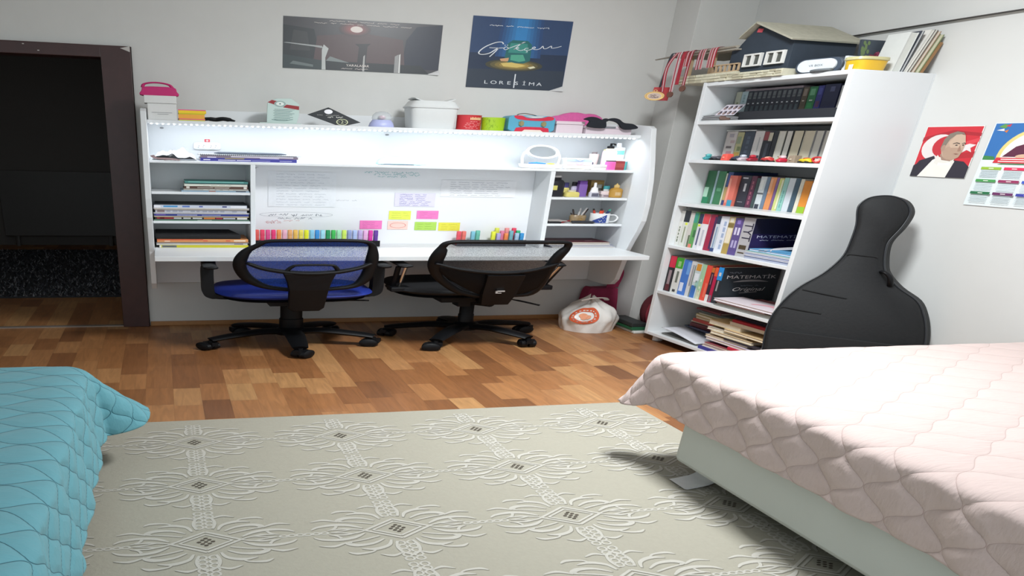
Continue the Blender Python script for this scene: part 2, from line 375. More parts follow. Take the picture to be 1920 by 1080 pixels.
def seat_shape(b, w, d, z0, z1, crown, mi=0, pw=3.2):
    n = 40
    prof = [(.0, z0), (.80, z0), (.93, z0+.004), (1.0, z0+(z1-z0)*.5), (.97, z0+(z1-z0)*.85), (.86, z1), (.6, z1+crown*.6), (.3, z1+crown), (.02, z1+crown)]
    b.lathe([(max(p[0], .001), p[1]) for p in prof], n, mi, None, w, d, pw)

# blue chair, left
CB = at(.36, 3.315, 0, 2)
t = thing('office_chair', (.36, 3.315, 0), 'blue mesh-back office chair with blue seat in front of the desk', 'chair')
BLUEF = mat('blue_seat_fabric', (22, 46, 140), .6, 0, .12, 90, .05)
b = MB(CB); seat_shape(b, .232, .225, .405, .448, .012); b.build('seat', BLUEF, t, smooth=60)
b = MB(CB); seat_shape(b, .212, .205, .378, .404, 0); b.box(-.08, .08, -.12, .10, .335, .379); b.build('seat_shell', BLACK, t, smooth=35)
def yb(z): return -.225-(z-.42)*.2
OUT = [(.222, .805), (.245, .832), (.30, .840), (.42, .841), (.50, .834), (.534, .815), (.546, .77), (.551, .70), (.547, .61), (.532, .54), (.50, .502), (.437, .487), (.375, .482), (.31, .488), (.245, .512), (.20, .565), (.177, .635), (.175, .70), (.192, .765)]
P = [Vector((x-.36, 0, z)) for x, z in OUT]
P = [Vector((p.x, yb(p.z)+.25*p.x*p.x*2, p.z)) for p in cr(P, 4)]
b = MB(CB); rr = []
for p in P: rr.append(.011+.008*sm((.82-p.z)/.12)*(1.0 if p.z > .55 else max(.15, (p.z-.47)/.08)))
CBL = Vector((.002, 0, .66))
for i, p in enumerate(P): d_ = Vector((CBL.x-p.x, 0, CBL.z-p.z)).normalized(); P[i] = p+d_*rr[i]*.4
b.tube(P, rr, 10, True); b.build('back_frame', BLACK, t, smooth=180)
b = MB(CB); n = len(P); vs = [p+Vector((0, .004, 0)) for p in P]; c = Vector((0, 0, 0))
for q in vs: c += q/n
def rings(b, vs, c, k=6, mi=0):
    out = [c]; n = len(vs)
    for j in range(1, k+1): out += [c+(v-c)*j/k+Vector((0, (1-(j/k)**2)*-.006, 0)) for v in vs]
    fs = [(0, 1+i, 1+(i+1) % n) for i in range(n)]
    for j in range(k-1): fs += [(1+j*n+i, 1+j*n+(i+1) % n, 1+(j+1)*n+(i+1) % n, 1+(j+1)*n+i) for i in range(n)]
    b.add(out, fs, mi)
rings(b, vs, c); b.build('back_mesh', netting('blue_netting', (46, 80, 172), .50, .68), t, smooth=180)
pth = [(.197-.36, yb(.688)-.012, .688), (.245-.36, yb(.65)-.02, .648), (.319-.36, yb(.63)-.028, .622), (.38-.36, yb(.62)-.03, .616), (.443-.36, yb(.63)-.026, .625), (.50-.36, yb(.65)-.02, .648), (.537-.36, yb(.676)-.012, .68)]
b = MB(CB); b.tube(cr(pth, 5, False), [.010+.009*sin(pi*i/30) for i in range(31)], 10, flat=.8); b.build('lumbar_bar', BLACK, t, smooth=180)
b = MB(CB); o = [(-.068, .622), (-.055, .56), (-.048, .50), (-.043, .36), (-.03, .335), (.045, .335), (.058, .36), (.062, .50), (.068, .56), (.078, .622)]
vs = []
yy = lambda z: yb(z)-.034 if z > .48 else yb(.48)-.034+(.48-z)*.32
vs = [(x, yy(z)-.012, z) for x, z in o]+[(x, yy(z)+.014, z) for x, z in o]
L = len(o); b.add(vs, [tuple(range(L)), tuple(range(L, 2*L))[::-1]]+[(i, (i+1) % L, L+(i+1) % L, L+i) for i in range(L)])
b.build('back_bracket', BLACK, t, bevel=.006)
b = MB(CB); b.tube(cr([(-.06, yb(.63)-.03, .628), (-.045, yb(.66)-.03, .662), (-.025, yb(.675)-.03, .674), (.055, yb(.675)-.03, .674), (.074, yb(.66)-.03, .662), (.084, yb(.63)-.03, .628)], 5, False), .0075, 8); b.build('back_handle', BLACK, t, smooth=180)
for s in (-1, 1):
    b = MB(CB); b.tube(cr([(s*.246, -.17, .622), (s*.249, -.10, .630), (s*.243, .0, .628), (s*.24, .08, .618)], 5, False), [.012]+[.021]*13+[.018, .014], 10, flat=.55)
    a = b.build('armrest', BLACK, t, smooth=180)
    b = MB(CB); b.ribbon(cr([(s*.236, -.02, .622), (s*.249, -.02, .60), (s*.250, -.02, .50), (s*.248, -.02, .425), (s*.235, -.02, .398), (s*.20, -.02, .388), (s*.12, -.02, .386)], 5, False), [.017]*22+[.013]*9, (0, -1, 0), .05)
    b.build('arm_post', BLACK, t, smooth=50)
b = MB(CB); b.tube(cr([(.04, -.06, .36), (.12, -.07, .352), (.17, -.075, .355), (.222, -.08, .353)], 4, False), [.004]*6+[.0055]*7, 8); b.build('lever', BLACK, t, smooth=180)
chair_base(t, CB, -92, .258, .335, .037)

# black chair, right
CK = at(.925, 3.345, 0, 1)
t = thing('office_chair', (.925, 3.345, 0), 'black mesh-back office chair with chrome arm posts in front of the desk', 'chair')
SEATK = mat('black_seat_fabric', (18, 19, 23), .8, 0, .2, 120, .1)
b = MB(CK); b.M = CK @ Matrix.Translation((-.03, .02, 0)); seat_shape(b, .235, .24, .410, .458, .01); b.build('seat', SEATK, t, smooth=60)
b = MB(CK @ Matrix.Translation((-.03, .02, 0))); seat_shape(b, .225, .228, .385, .4095, 0); b.box(-.09, .11, -.14, .09, .335, .386); b.build('seat_shell', BLACK, t, smooth=35)
def yk(z): return -.245-(z-.42)*.3
OK_ = [(.722, .80), (.738, .836), (.79, .846), (.90, .848), (1.02, .844), (1.085, .840), (1.106, .832), (1.110, .80), (1.098, .72), (1.088, .60), (1.080, .50), (1.055, .425), (1.0, .413), (.93, .41), (.875, .413), (.815, .445), (.765, .51), (.728, .58), (.708, .66), (.708, .73)]
P = [Vector((x-.925, 0, z)) for x, z in OK_]
P = [Vector((p.x, yk(p.z)+.5*p.x*p.x, p.z)) for p in cr(P, 4)]
def wid(p):
    if p.z > .80: return .0125
    if p.x < -.1: return .0125+.0105*sm((.845-p.z)/.11)*(1-.55*sm((.68-p.z)/.12))
    return .0125+.006*sm((.845-p.z)/.1)
C0 = Vector((-.015, 0, .63))
b = MB(CK); PP = []
for p in P: d_ = Vector((C0.x-p.x, 0, C0.z-p.z)).normalized(); PP.append(p+d_*wid(p)*.9)

b.tube(PP, [wid(p) for p in P], 10, True); b.build('back_frame', BLACK, t, smooth=180)
b = MB(CK); c = Vector((0, 0, 0))
for q in PP: c += q/len(PP)
rings(b, [p+Vector((0, .004, 0)) for p in PP], c); b.build('back_mesh', netting('black_netting', (24, 27, 34), .40, .60), t, smooth=180)
b = MB(CK); b.tube(cr([(-.205, yk(.70), .682), (-.13, yk(.65)-.018, .640), (-.02, yk(.62)-.03, .615), (.08, yk(.63)-.024, .628), (.165, yk(.68), .675)], 6, False), [.007+.006*sin(pi*i/24) for i in range(25)], 10); b.build('lumbar_bar', BLACK, t, smooth=180)
# lower back shell below the bar
def shell(u, v):
    zt = .668-.055*sin(pi*u); zb = .425+.06*abs(2*u-1)**2.5; z = zt+(zb-zt)*v
    x0 = -.20+.11*v**1.5; x1 = .165-.03*v
    x = x0+(x1-x0)*u; return (x, yk(z)+.4*x*x-.012-.018*sin(pi*u)*sin(pi*min(1, v*1.05)), z)
b = MB(CK); b.grid(18, 10, shell); o = b.build('back_shell', mat('black_shell', (13, 15, 19), .6, 0, .1, spec=.15), t, smooth=180)
sol = o.modifiers.new('solid', 'SOLIDIFY'); sol.thickness = .008
b = MB(CK); o = [(-.05, .60), (-.045, .45), (-.035, .36), (.05, .36), (.06, .45), (.065, .60)]; L = len(o)
vs = [(x, yk(z)-.046+(.1*(.45-z) if z < .45 else 0), z) for x, z in o]+[(x, yk(z)-.02+(.1*(.45-z) if z < .45 else 0)+.01, z) for x, z in o]
b.add(vs, [tuple(range(L)), tuple(range(L, 2*L))[::-1]]+[(i, (i+1) % L, L+(i+1) % L, L+i) for i in range(L)]); b.build('back_bracket', BLACK, t, bevel=.006)
b = MB(CK); b.box(-.012, .016, -.318, -.310, .474, .482, 0); b.box(-.012, -.006, -.318, -.310, .462, .482, 0); b.box(-.012, .006, -.318, -.310, .462, .4665, 0)
b.build('adjuster_clip', mat('pale_metal', (205, 206, 206), .3, .6), t)
b = MB(CK); b.tube([(.02, -.27, .445), (.02, -.17, .36), (.02, -.06, .345)], [.024, .03, .034], 12); b.build('tilt_arm', BLACK, t, smooth=60)
b = MB(CK); b.tube([(-.03, -.05, .325), (.035, -.14, .325)], .022, 14); b.box(-.06, -.02, -.10, -.03, .295, .335); b.build('tilt_mechanism', BLACK, t, smooth=40)
for s, xb, xt in ((-1, -.253, -.250), (1, .205, .236)):
    b = MB(CK); b.tube(cr([(xt-.004*s, -.17, .618), (xt+.006*s, -.09, .630), (xt, .03, .629), (xt-.012*s, .12, .620), (xt-.03*s, .2, .608)], 5, False), [.008]+[.022]*18+[.014, .01], 10, flat=.5)
    b.build('armrest', BLACK, t, smooth=180)
    b = MB(CK); b.tube([(xb, -.10, .455), (xt, -.155, .612)], .006, 10); b.build('arm_post', CHROME, t, smooth=60)
    b = MB(CK); b.tube([(xb+.016*s, -.085, .455), (xt+.016*s, -.13, .612)], .009, 10); b.build('arm_post', BLACK, t, smooth=60)
    b = MB(CK); b.box(min(xb-.03*s, xb+.03*s), max(xb-.03*s, xb+.03*s), -.13, -.06, .425, .458); b.tube([(xb, -.09, .435), (xb*.7, -.06, .41), (xb*.3, -.04, .40)], .016, 8); b.build('arm_bracket', BLACK, t, bevel=.006)
b = MB(CK); b.tube(cr([(.06, -.08, .365), (.13, -.12, .342), (.19, -.16, .315)], 4, False), [.0035]*4+[.006]*5, 8); b.build('lever', BLACK, t, smooth=180)
chair_base(t, CK, -53, .258, .34, .026)

# ---------------------------------------------------------------- books
def book(M, a, d, th, col, label, group=None, marks=(), pages_out=False, name='book', cat='book', pcol=None, origin=None, cover=None, rough=.5, floppy=False):
    """local x along the spine (length a), y from the face the viewer sees into the shelf (depth d), z thickness.
    marks: (x0, x1, z0f, z1f, colour) bars on the spine"""
    cv = max(.0012, min(.002, th*.16)); mats = [cm(*col, rough)]
    b = MB(M); pg = MB(M)
    if pages_out:
        b.box(0, a, 0, d, 0, cv); b.box(0, a, 0, d, th-cv, th); b.box(0, a, d-cv, d, cv, th-cv)
        pg.box(.002, a-.002, .0015, d-cv-.0002, cv+.0001, th-cv-.0001)
    else:
        b.box(0, a, 0, d, 0, cv); b.box(0, a, 0, d, th-cv, th); b.box(0, a, 0, cv, cv, th-cv)
        pg.box(.0025, a-.0025, cv+.0002, d-.003, cv+.0001, th-cv-.0001)
    for x0, x1, z0, z1, c in marks:
        mc = cm(*c, rough)
        if mc not in mats: mats.append(mc)
        b.box(x0*a, x1*a, -.0004, .0001, z0*th, z1*th, mats.index(mc))
    if cover: cover(b, mats)
    o = b.build(name, mats, origin=origin or tuple(M @ Vector((a/2, d/2, 0))))
    tag(o, label, cat, group)
    pg.build('pages', cm(*pcol) if pcol else PAGES, o)
    return o
def flat(x0, x1, y0, y1, z, th, col, label, group=None, marks=(), yaw=0, **k):
    M = at(x0, y0, z, yaw); return book(M, x1-x0, y1-y0, th, col, label, group, marks, **k)
def letters(seed, x0=.1, x1=.9, c=(235, 235, 235), z0=.35, z1=.65, n=5):
    r = random.Random(seed); out = []; w = (x1-x0)/n
    for i in range(n):
        if r.random() < .82: out.append((x0+i*w, x0+i*w+w*r.uniform(.5, .88), z0, z1, c))
    return out

# ---------------------------------------------------------------- things on top of the desk hutch
ZH = 1.5532
t = thing('gift_box', (.01, 3.57, ZH), 'white lidded cardboard box at the left end of the desk top, under a pink case', 'box')
WB_ = mat('box_white', (220, 220, 218), .7, 0, .03)
MB().box(-.026, .052, 3.52, 3.63, ZH, ZH+.104).build('body', WB_, t, bevel=.003)
b = MB(); b.box(-.034, .053, 3.515, 3.635, ZH+.1045, ZH+.152); b.build('lid', WB_, t, bevel=.003)
b = MB(); b.box(-.015, .04, 3.5193, 3.5199, ZH+.045, ZH+.047); b.box(.0, .03, 3.5193, 3.5199, ZH+.035, ZH+.037); b.build('print', INK, t)
t = thing('carry_case', (.008, 3.57, ZH+.152), 'hot pink toy carry case with arched handle on top of the white box', 'case')
PK = mat('hot_pink', (196, 30, 110), .5, 0, .06)
b = MB(fr((.008, 3.535, ZH+.1525), (1, 0, 0), (0, 0, 1), (0, 1, 0)))
o_ = cr([(-.046, 0, 0), (.046, 0, 0), (.047, .03, 0), (.040, .052, 0), (.0, .056, 0), (-.040, .052, 0), (-.047, .03, 0)], 5)
b.prism(o_, 0, .07); b.build('body', PK, t, bevel=.004, smooth=40)
b = MB(); b.tube(cr([(-.036, 3.57, ZH+.203), (-.03, 3.57, ZH+.226), (.0, 3.57, ZH+.236), (.034, 3.57, ZH+.226), (.046, 3.57, ZH+.20)], 6, False), .005, 8); b.build('handle', PK, t, smooth=180)
zz = ZH
for i, (h, c, nm) in enumerate((((.007), (206, 214, 60), 'lime'), (.007, (232, 110, 130), 'coral pink'), (.028, (240, 172, 66), 'orange'), (.007, (206, 196, 30), 'mustard'), (.017, (244, 208, 40), 'yellow'), (.006, (236, 96, 140), 'pink'))):
    pos = ('lowest', 'second from the bottom', 'third from the bottom', 'third from the top', 'second from the top', 'topmost')[i]
    b = MB(at(.095, 3.56, 0, (0, 2, -1, 1, 0, -2)[i])); b.box(-.038, .034+.004*(i > 3), -.03, .03, zz, zz+h-.0003); zz += h
    tag(b.build('sticky_note_pad', cm(*c)), nm+' sticky note pad, '+pos+' of the pile beside the white box', 'note pad', 'note pads piled on the desk top')
b = MB(); b.tube(cr([(.118, 3.545, ZH+.012), (.14, 3.54, ZH+.017), (.16, 3.545, ZH+.014), (.18, 3.54, ZH+.02), (.20, 3.545, ZH+.014), (.214, 3.545, ZH+.008)], 5, False), [.008]+[.011]*5+[.013]*14+[.01, .008, .007, .006, .005, .004], 8, flat=1)
tag(b.build('hair_clip', BLACK, smooth=180), 'black hair clip lying in front of the note pads on the desk top', 'hair clip')
# glass award
t = thing('award_plaque', (.355, 3.6, ZH), 'clear glass award plaque with a red ribbon band on the desk top', 'award')
GLS = mat('plaque_glass', (206, 226, 220), .12, 0, .01, 10, 0, None, 1, .15, .5)
b = MB(); b.box(.285, .405, 3.565, 3.64, ZH, ZH+.008); b.build('base', GLS, t, bevel=.002)
FA = fr((0, 3.592, ZH), (1, 0, 0), (0, 0, 1))
b = MB(FA); b.prism([(.308, .0085), (.395, .0085), (.402, .06), (.402, .135), (.378, .172), (.335, .168), (.310, .140)], 0, -.014); b.build('plate', GLS, t, bevel=.002)
b = MB(FA); b.add([(.310, .142, .0006), (.3225, .158, .0006), (.343, .148, .0006), (.330, .128, .0006)], [(0, 1, 2, 3)]); b.add([(.3545, .112, .0006), (.365, .131, .0006), (.4015, .122, .0006), (.4015, .098, .0006)], [(0, 1, 2, 3)]); b.build('ribbon_band', mat('band_red', (150, 44, 50), .6), t)
b = MB(FA); b.disc((.346, .134), .017, .0008, 0, ry=.0195); b.disc((.346, .134), .0115, .0010, 1, ry=.013); b.disc((.346, .134), .0025, .0012, 2, ry=.004)
for i in range(9): b.strip([(.330-.003*(i % 2), .098-.0085*i), (.388-.006*(i % 3)-.002*max(0, i-4), .0975-.0085*i)], .0011, .0006, 2)
b.strip([(.322, .030), (.342, .024), (.362, .024), (.384, .034)], .0014, .0006, 2); b.build('engraving', [mat('seal_grey', (150, 172, 168), .6), mat('seal_white', (226, 234, 230), .6), mat('engraved_teal', (70, 106, 104), .7)], t)
# black diamond plaque
t = thing('award_plaque', (.51, 3.6, ZH), 'black diamond-shaped award plaque with a laurel number 2 on clear stand', 'award')
b = MB(); b.add([(.465, 3.56, ZH), (.57, 3.56, ZH), (.57, 3.63, ZH), (.465, 3.63, ZH), (.43, 3.60, ZH+.06), (.585, 3.60, ZH+.045)], [(0, 3, 2, 1), (0, 1, 5), (3, 5, 2), (0, 4, 3), (1, 2, 5), (0, 5, 4), (3, 4, 5)]); 
b = MB(); b.box(.455, .575, 3.56, 3.635, ZH, ZH+.006); b.build('stand', mat('stand_acrylic', (216, 214, 216), .2, 0, .02, 10, 0, None, .6), t, bevel=.002)
FD = fr((0, 3.585, ZH), (1, 0, 0), (0, .12, .99))
b = MB(FD); b.prism([(.427, .072), (.489, .125), (.586, .029), (.545, .0065), (.513, .0065)], 0, -.008); b.build('plate', mat('plaque_black', (22, 30, 36), .6), t, bevel=.0015)
b = MB(FD); b.disc((.489, .095), .0125, .0006, 0, ry=.0155, n=20)
def ringface(b, c, r0, r1, ry0, ry1, z, mi, n=26):
    vs = []; 
    for i in range(n): q = 2*pi*i/n; vs += [(c[0]+r0*cos(q), c[1]+ry0*sin(q), z), (c[0]+r1*cos(q), c[1]+ry1*sin(q), z)]
    b.add(vs, [(2*i, 2*i+1, (2*i+3) % (2*n), (2*i+2) % (2*n)) for i in range(n)], mi)
ringface(b, (.530, .0275), .0145, .0178, .018, .0215, .0006, 1); b.text('2', .032, 1, Matrix.Translation((.530, .0275, .0008)), stretch=.62)
for s in (-1, 1): b.box(.530+s*.0095-.0015, .530+s*.0095+.0015, .026, .030, .0005, .0008, 1)
squiggle(b, .487, .545, .059, .008, 31, .0012, 2, M=Matrix.Identity(4), zz=.0006); squiggle(b, .455, .535, .0715, .003, 32, .0005, 2, M=Matrix.Identity(4), zz=.0006)
b.build('print', [mat('plaque_silver', (186, 186, 190), .4, .2), mat('laurel_gold', (196, 200, 160), .5), mat('plaque_white', (222, 222, 214), .5)], t)
# small domed holder
t = thing('snow_globe', (.648, 3.58, ZH), 'small clear dome on a lilac base between the plaques and white bin', 'ornament')
LIL = mat('lilac_plastic', (178, 184, 226), .4)
b = MB(at(.648, 3.58, ZH)); b.lathe([(.040, 0), (.041, .006), (.037, .03), (.031, .046), (.030, .05)], 26, 0, None, .95, 1.0); b.build('base', LIL, t, smooth=40)
b = MB(at(.648, 3.58, ZH)); b.lathe([(.029, .0505), (.0305, .065), (.028, .085), (.019, .102), (.006, .108), (.001, .1085)], 24); b.build('dome', mat('clear_dome', (214, 222, 226), .08, 0, .01, 10, 0, None, .38), t, smooth=180)
b = MB(at(.648, 3.58, ZH)); b.ball((0, 0, .066), .012, .012, .0155, 0); b.ball((-.008, -.004, .062), .006, .006, .011, 1); b.build('figure', [mat('pearl_pink', (224, 176, 196), .4), mat('grey_bead', (120, 110, 120), .4)], t, smooth=180)
# white bin with swing lid
t = thing('swing_bin', (.802, 3.6, ZH), 'white tabletop swing-lid bin with a small grey label on the desk top', 'bin')
BINW = mat('bin_white', (214, 217, 217), .45, 0, .02)
b = MB(at(.802, 3.60, ZH)); b.lathe([(.066, 0), (.067, .004), (.073, .136), (.073, .140)], 40, 0, None, 1.03, 1.0, 5); b.build('body', BINW, t, smooth=35)
b = MB(at(.802, 3.60, ZH)); b.lathe([(.077, .1405), (.078, .149), (.074, .156), (.065, .185), (.062, .189)], 40, 0, None, 1.03, 1.0, 5); b.build('lid', BINW, t, smooth=35)
b = MB(at(.802, 3.60, ZH))
def lidf(u, v):
    x = -.062+.124*u; y = -.055+.11*v; return (x, y, .1885+.024*abs(2*u-1)**2.2-.006*abs(2*v-1))
b.grid(16, 6, lidf); o = b.build('swing_flap', BINW, t, smooth=60); s = o.modifiers.new('solid', 'SOLIDIFY'); s.thickness = .006; s.offset = -1
b = MB(fr((.802, 3.5285, ZH), (1, 0, 0), (0, .06, .998))); b.add([(-.005, .045, -.0002), (.03, .045, -.0002), (.03, .07, -.0002), (-.005, .066, -.0002)], [(0, 1, 2, 3)], 0)
squiggle(b, -.003, .029, .058, .012, 40, .0012, 1, M=Matrix.Identity(4), zz=.0006); b.build('label', [mat('label_grey', (150, 156, 152), .6), mat('label_dark', (60, 66, 62), .6)], t)
# red tin and green cup
t = thing('tin_can', (.919, 3.575, ZH), 'red printed tin can between the white bin and green cup', 'tin')
b = MB(at(.919, 3.575, ZH)); b.lathe([(.038, 0), (.0395, .002), (.0385, .004), (.0385, .098), (.0395, .1), (.0395, .103), (.036, .104), (.035, .099)], 28); b.build('can', mat('tin_red', (196, 48, 54), .3, .2), t, smooth=35)
b = MB()
for i in range(9):
    q0 = radians(-98+i*7); q1 = radians(-93.5+i*7); r = .0388
    b.add([(.919+r*cos(q0), 3.575+r*sin(q0), ZH+.07), (.919+r*cos(q1), 3.575+r*sin(q1), ZH+.07), (.919+r*cos(q1), 3.575+r*sin(q1), ZH+.084+.006*(i % 2)), (.919+r*cos(q0), 3.575+r*sin(q0), ZH+.086)], [(0, 1, 2, 3)], 0)
for j in range(5):
    for i in range(6):
        q0 = radians(-130+i*13+j*5); q1 = q0+radians(10); r = .0388; z = ZH+.012+j*.011
        if (i*3+j) % 4: b.add([(.919+r*cos(q0), 3.575+r*sin(q0), z), (.919+r*cos(q1), 3.575+r*sin(q1), z), (.919+r*cos(q1), 3.575+r*sin(q1), z+.003), (.919+r*cos(q0), 3.575+r*sin(q0), z+.003)], [(0, 1, 2, 3)], 1)
b.build('print', [mat('tin_cream', (236, 216, 160), .5), mat('tin_pale', (232, 160, 160), .5)], t)
t = thing('tumbler', (.997, 3.575, ZH), 'lime green patterned tumbler beside the red tin', 'cup')
b = MB(at(.997, 3.575, ZH)); b.lathe([(.033, 0), (.036, .002), (.0375, .092), (.0365, .0925), (.034, .01), (.001, .008)], 28); b.build('cup', mat('lime_cup', (158, 194, 28), .4), t, smooth=35)
b = MB(); r_ = random.Random(5)
for i in range(70):
    q = radians(r_.uniform(-170, -10)); z = ZH+r_.uniform(.01, .082); r = .0381; dq = r_.uniform(.03, .07); a = r_.uniform(-.006, .006)
    p = lambda q, z: (.99+r*cos(q), 3.575+r*sin(q), z)
    b.add([p(q, z), p(q+dq, z+a), p(q+dq, z+a+.0035), p(q, z+.0035)], [(0, 1, 2, 3)])
b.build('pattern', mat('cup_pattern', (112, 146, 16), .5), t)
# blue and red little suitcase
t = thing('lunch_case', (1.113, 3.585, ZH), 'blue and red metal lunch case with a wire handle on the desk top', 'case')
def rr(w, h, r, n=6, x0=0, y0=0):
    out = []
    for cx, cy, a in ((w-r, h-r, 0), (-w+r, h-r, 90), (-w+r, -h+r, 180), (w-r, -h+r, 270)):
        for i in range(n+1): q = radians(a+90*i/n); out.append((x0+cx+r*cos(q), y0+cy+r*sin(q)))
    return out
CASEB = mat('case_blue', (84, 160, 188), .4); CASER = mat('case_red', (200, 38, 66), .4)
F = fr((1.113, 3.54, ZH+.057), (1, 0, 0), (0, 0, 1), (0, 1, 0))
b = MB(F); b.prism(rr(.076, .0565, .022), 0, .085); b.build('shell', CASEB, t, bevel=.004, smooth=40)
b = MB(F)
up_ = cr([(-.06, .052, 0), (-.048, .03, 0), (.0, .022, 0), (.05, .024, 0), (.07, .034, 0), (.066, .05, 0), (.05, .054, 0), (.03, .042, 0), (0, .038, 0), (-.02, .042, 0), (-.035, .054, 0)], 4)
b.face(up_, -.0008, 0); b.face([(-.055, -.056), (-.05, -.03), (-.02, -.022), (.03, -.022), (.056, -.028), (.06, -.056)][::-1], -.0008, 0); b.face([(-.03, -.056), (-.022, -.042), (.03, -.042), (.04, -.056)][::-1], -.0016, 1); b.face([(-.026, .05), (0, .042), (.03, .046), (.04, .053)], -.0016, 1)
b.build('panels', [CASER, mat('case_cream', (226, 214, 204), .5)], t)
for x in (-.035, .038):
    b = MB(F); b.box(x-.008, x+.008, -.012, .012, -.005, 0); b.box(x-.004, x+.004, -.018, .018, -.007, -.0051); b.build('latch', mat('brass', (170, 160, 120), .35, .8), t)
b = MB(); b.tube(cr([(1.075, 3.585, ZH+.114), (1.08, 3.585, ZH+.124), (1.10, 3.585, ZH+.13), (1.128, 3.585, ZH+.122), (1.142, 3.585, ZH+.113)], 5, False), .0025, 6); b.build('handle', mat('handle_brown', (92, 74, 66), .5), t, smooth=180)
t = thing('gift_box', (1.238, 3.59, ZH), 'pale pink lidded box right of the blue and red case', 'box')
PB_ = mat('pale_pink_box', (218, 202, 210), .6, 0, .03)
MB().box(1.197, 1.286, 3.545, 3.65, ZH, ZH+.062).build('body', PB_, t, bevel=.002)
MB().box(1.194, 1.289, 3.541, 3.654, ZH+.0625, ZH+.084).build('lid', PB_, t, bevel=.002)
t = thing('gift_box', (1.37, 3.58, ZH), 'low pale pink box under the black fabric bow at the desk right end', 'box')
MB().box(1.292, 1.447, 3.53, 3.65, ZH, ZH+.04).build('body', PB_, t, bevel=.002)
MB().box(1.290, 1.449, 3.527, 3.653, ZH+.0405, ZH+.058).build('lid', PB_, t, bevel=.002)
b = MB(); b.box(1.345, 1.39, 3.5262, 3.5268, ZH+.043, ZH+.056, 0); b.build('label', INK, t)
# pink tulle bundle
def tul(u, v):
    a = pi*u; x = 1.308-.105*cos(a); h = .016+.094*sin(a)**.55*(1-abs(2*v-1)**2.4*.75)
    return (x, 3.659+.058*v, ZH+.002+(.155*sin(a)**.45*(1-abs(2*v-1)**2.4*.7)+.006*sin(22*u+9*v)*sin(a)+.006*sin(6*u+3)*sin(a)))
b = MB(); b.grid(30, 10, tul); o = b.build('tulle_pouch', mat('pink_tulle', (226, 104, 170), .45, 0, .14, 60, .1, None, .86), smooth=180)
sdf = o.modifiers.new('solid', 'SOLIDIFY'); sdf.thickness = .003
tag(o, 'bright pink translucent fabric pouch heaped behind the black bow', 'pouch')
# black bow
t = thing('fabric_bow', (1.37, 3.535, ZH+.06), 'black velvet bow draped over the low pale pink box', 'bow')
VEL = mat('black_velvet', (26, 30, 38), .9, 0, .2, 90, .1)
FBW = fr((0, 3.522, ZH), (1, 0, 0), (0, 0, 1), (0, 1, 0))
b = MB(FBW); b.prism(cr([(1.272, .100, 0), (1.29, .118, 0), (1.312, .116, 0), (1.335, .100, 0), (1.35, .106, 0), (1.37, .116, 0), (1.39, .108, 0), (1.408, .085, 0), (1.44, .078, 0), (1.458, .05, 0), (1.42, .036, 0), (1.40, .052, 0), (1.39, .076, 0), (1.372, .092, 0), (1.348, .092, 0), (1.346, .044, 0), (1.288, .050, 0), (1.292, .088, 0)], 4), -.002, -.016)
b.build('bow', VEL, t, bevel=.004, smooth=50)
b = MB(); b.ball((1.345, 3.512, ZH+.1), .011, .007, .012); b.build('knot', VEL, t, smooth=180)

# ---------------------------------------------------------------- middle shelf
ZM = 1.2932
b = MB(); r_ = random.Random(2)
def crum(u, v):
    x = -.022+.125*u; y = 3.51+.15*v; k = sin(pi*u)**.6*sin(pi*min(1, .12+v*.9))**.6
    return (x, y, ZM+.002+k*(.058+.02*sin(7*u+5*v)+.014*sin(17*u-8*v)+.008*sin(31*u+22*v)))
b.grid(34, 22, crum); o = b.build('plastic_bag', mat('white_film', (238, 238, 242), .35, 0, .03), smooth=60)
tag(o, 'crumpled white plastic bag at the left end of the lit shelf', 'bag')
b = MB(); b.ribbon(cr([(-.022, 3.506, ZM+.03), (-.01, 3.503, ZM+.012), (.02, 3.503, ZM+.010), (.045, 3.503, ZM+.005)], 5, False), .006, (0, -1, .3), .0015); b.ribbon(cr([(.01, 3.5015, ZM+.002), (.03, 3.5015, ZM+.007), (.055, 3.5015, ZM+.002)], 5, False), .004, (0, -1, .3), .0012)
tag(b.build('ribbon_scrap', mat('brown_scrap', (118, 96, 96), .6)), 'curled brown paper scrap in front of the white plastic bag', 'paper scrap')
t = thing('power_outlet', (.14, 3.729, 1.38), 'white double power outlet with red sticker on the desk back panel', 'outlet')
OUTW = mat('outlet_white', (240, 242, 243), .3)
FO = fr((.14, 3.7286, 1.392), (1, 0, 0), (0, 0, 1), (0, -1, 0))
b = MB(FO); b.prism(rr(.04, .026, .012), 0, .012); b.build('plate', OUTW, t, bevel=.002)
for x in (-.018, .018):
    b = MB(FO @ Matrix.Translation((x, -.004, .0121))); b.lathe([(.016, 0), (.0165, .004), (.0145, .0045), (.013, .0015), (.001, .0012)], 22); s_ = b.build('socket', OUTW, t, smooth=40)
    b = MB(FO @ Matrix.Translation((x, -.004, .0136)));
    for px_, py_ in ((-.006, .004), (.006, -.004), (-.008, -.007), (.008, .007)): b.disc((px_, py_), .0016, .0004, 0, n=8)
    b.build('socket_hole', mat('hole_dark', (40, 42, 46), .8), s_)
b = MB(FO); b.box(-.007, .009, .027, .046, 0, .0012, 0); b.box(-.0008, .0022, .03, .043, .0012, .0015, 1); b.box(-.004, .006, .0345, .038, .0012, .0015, 1); b.build('sticker', [mat('sticker_red', (222, 70, 84), .5), OUTW], t)
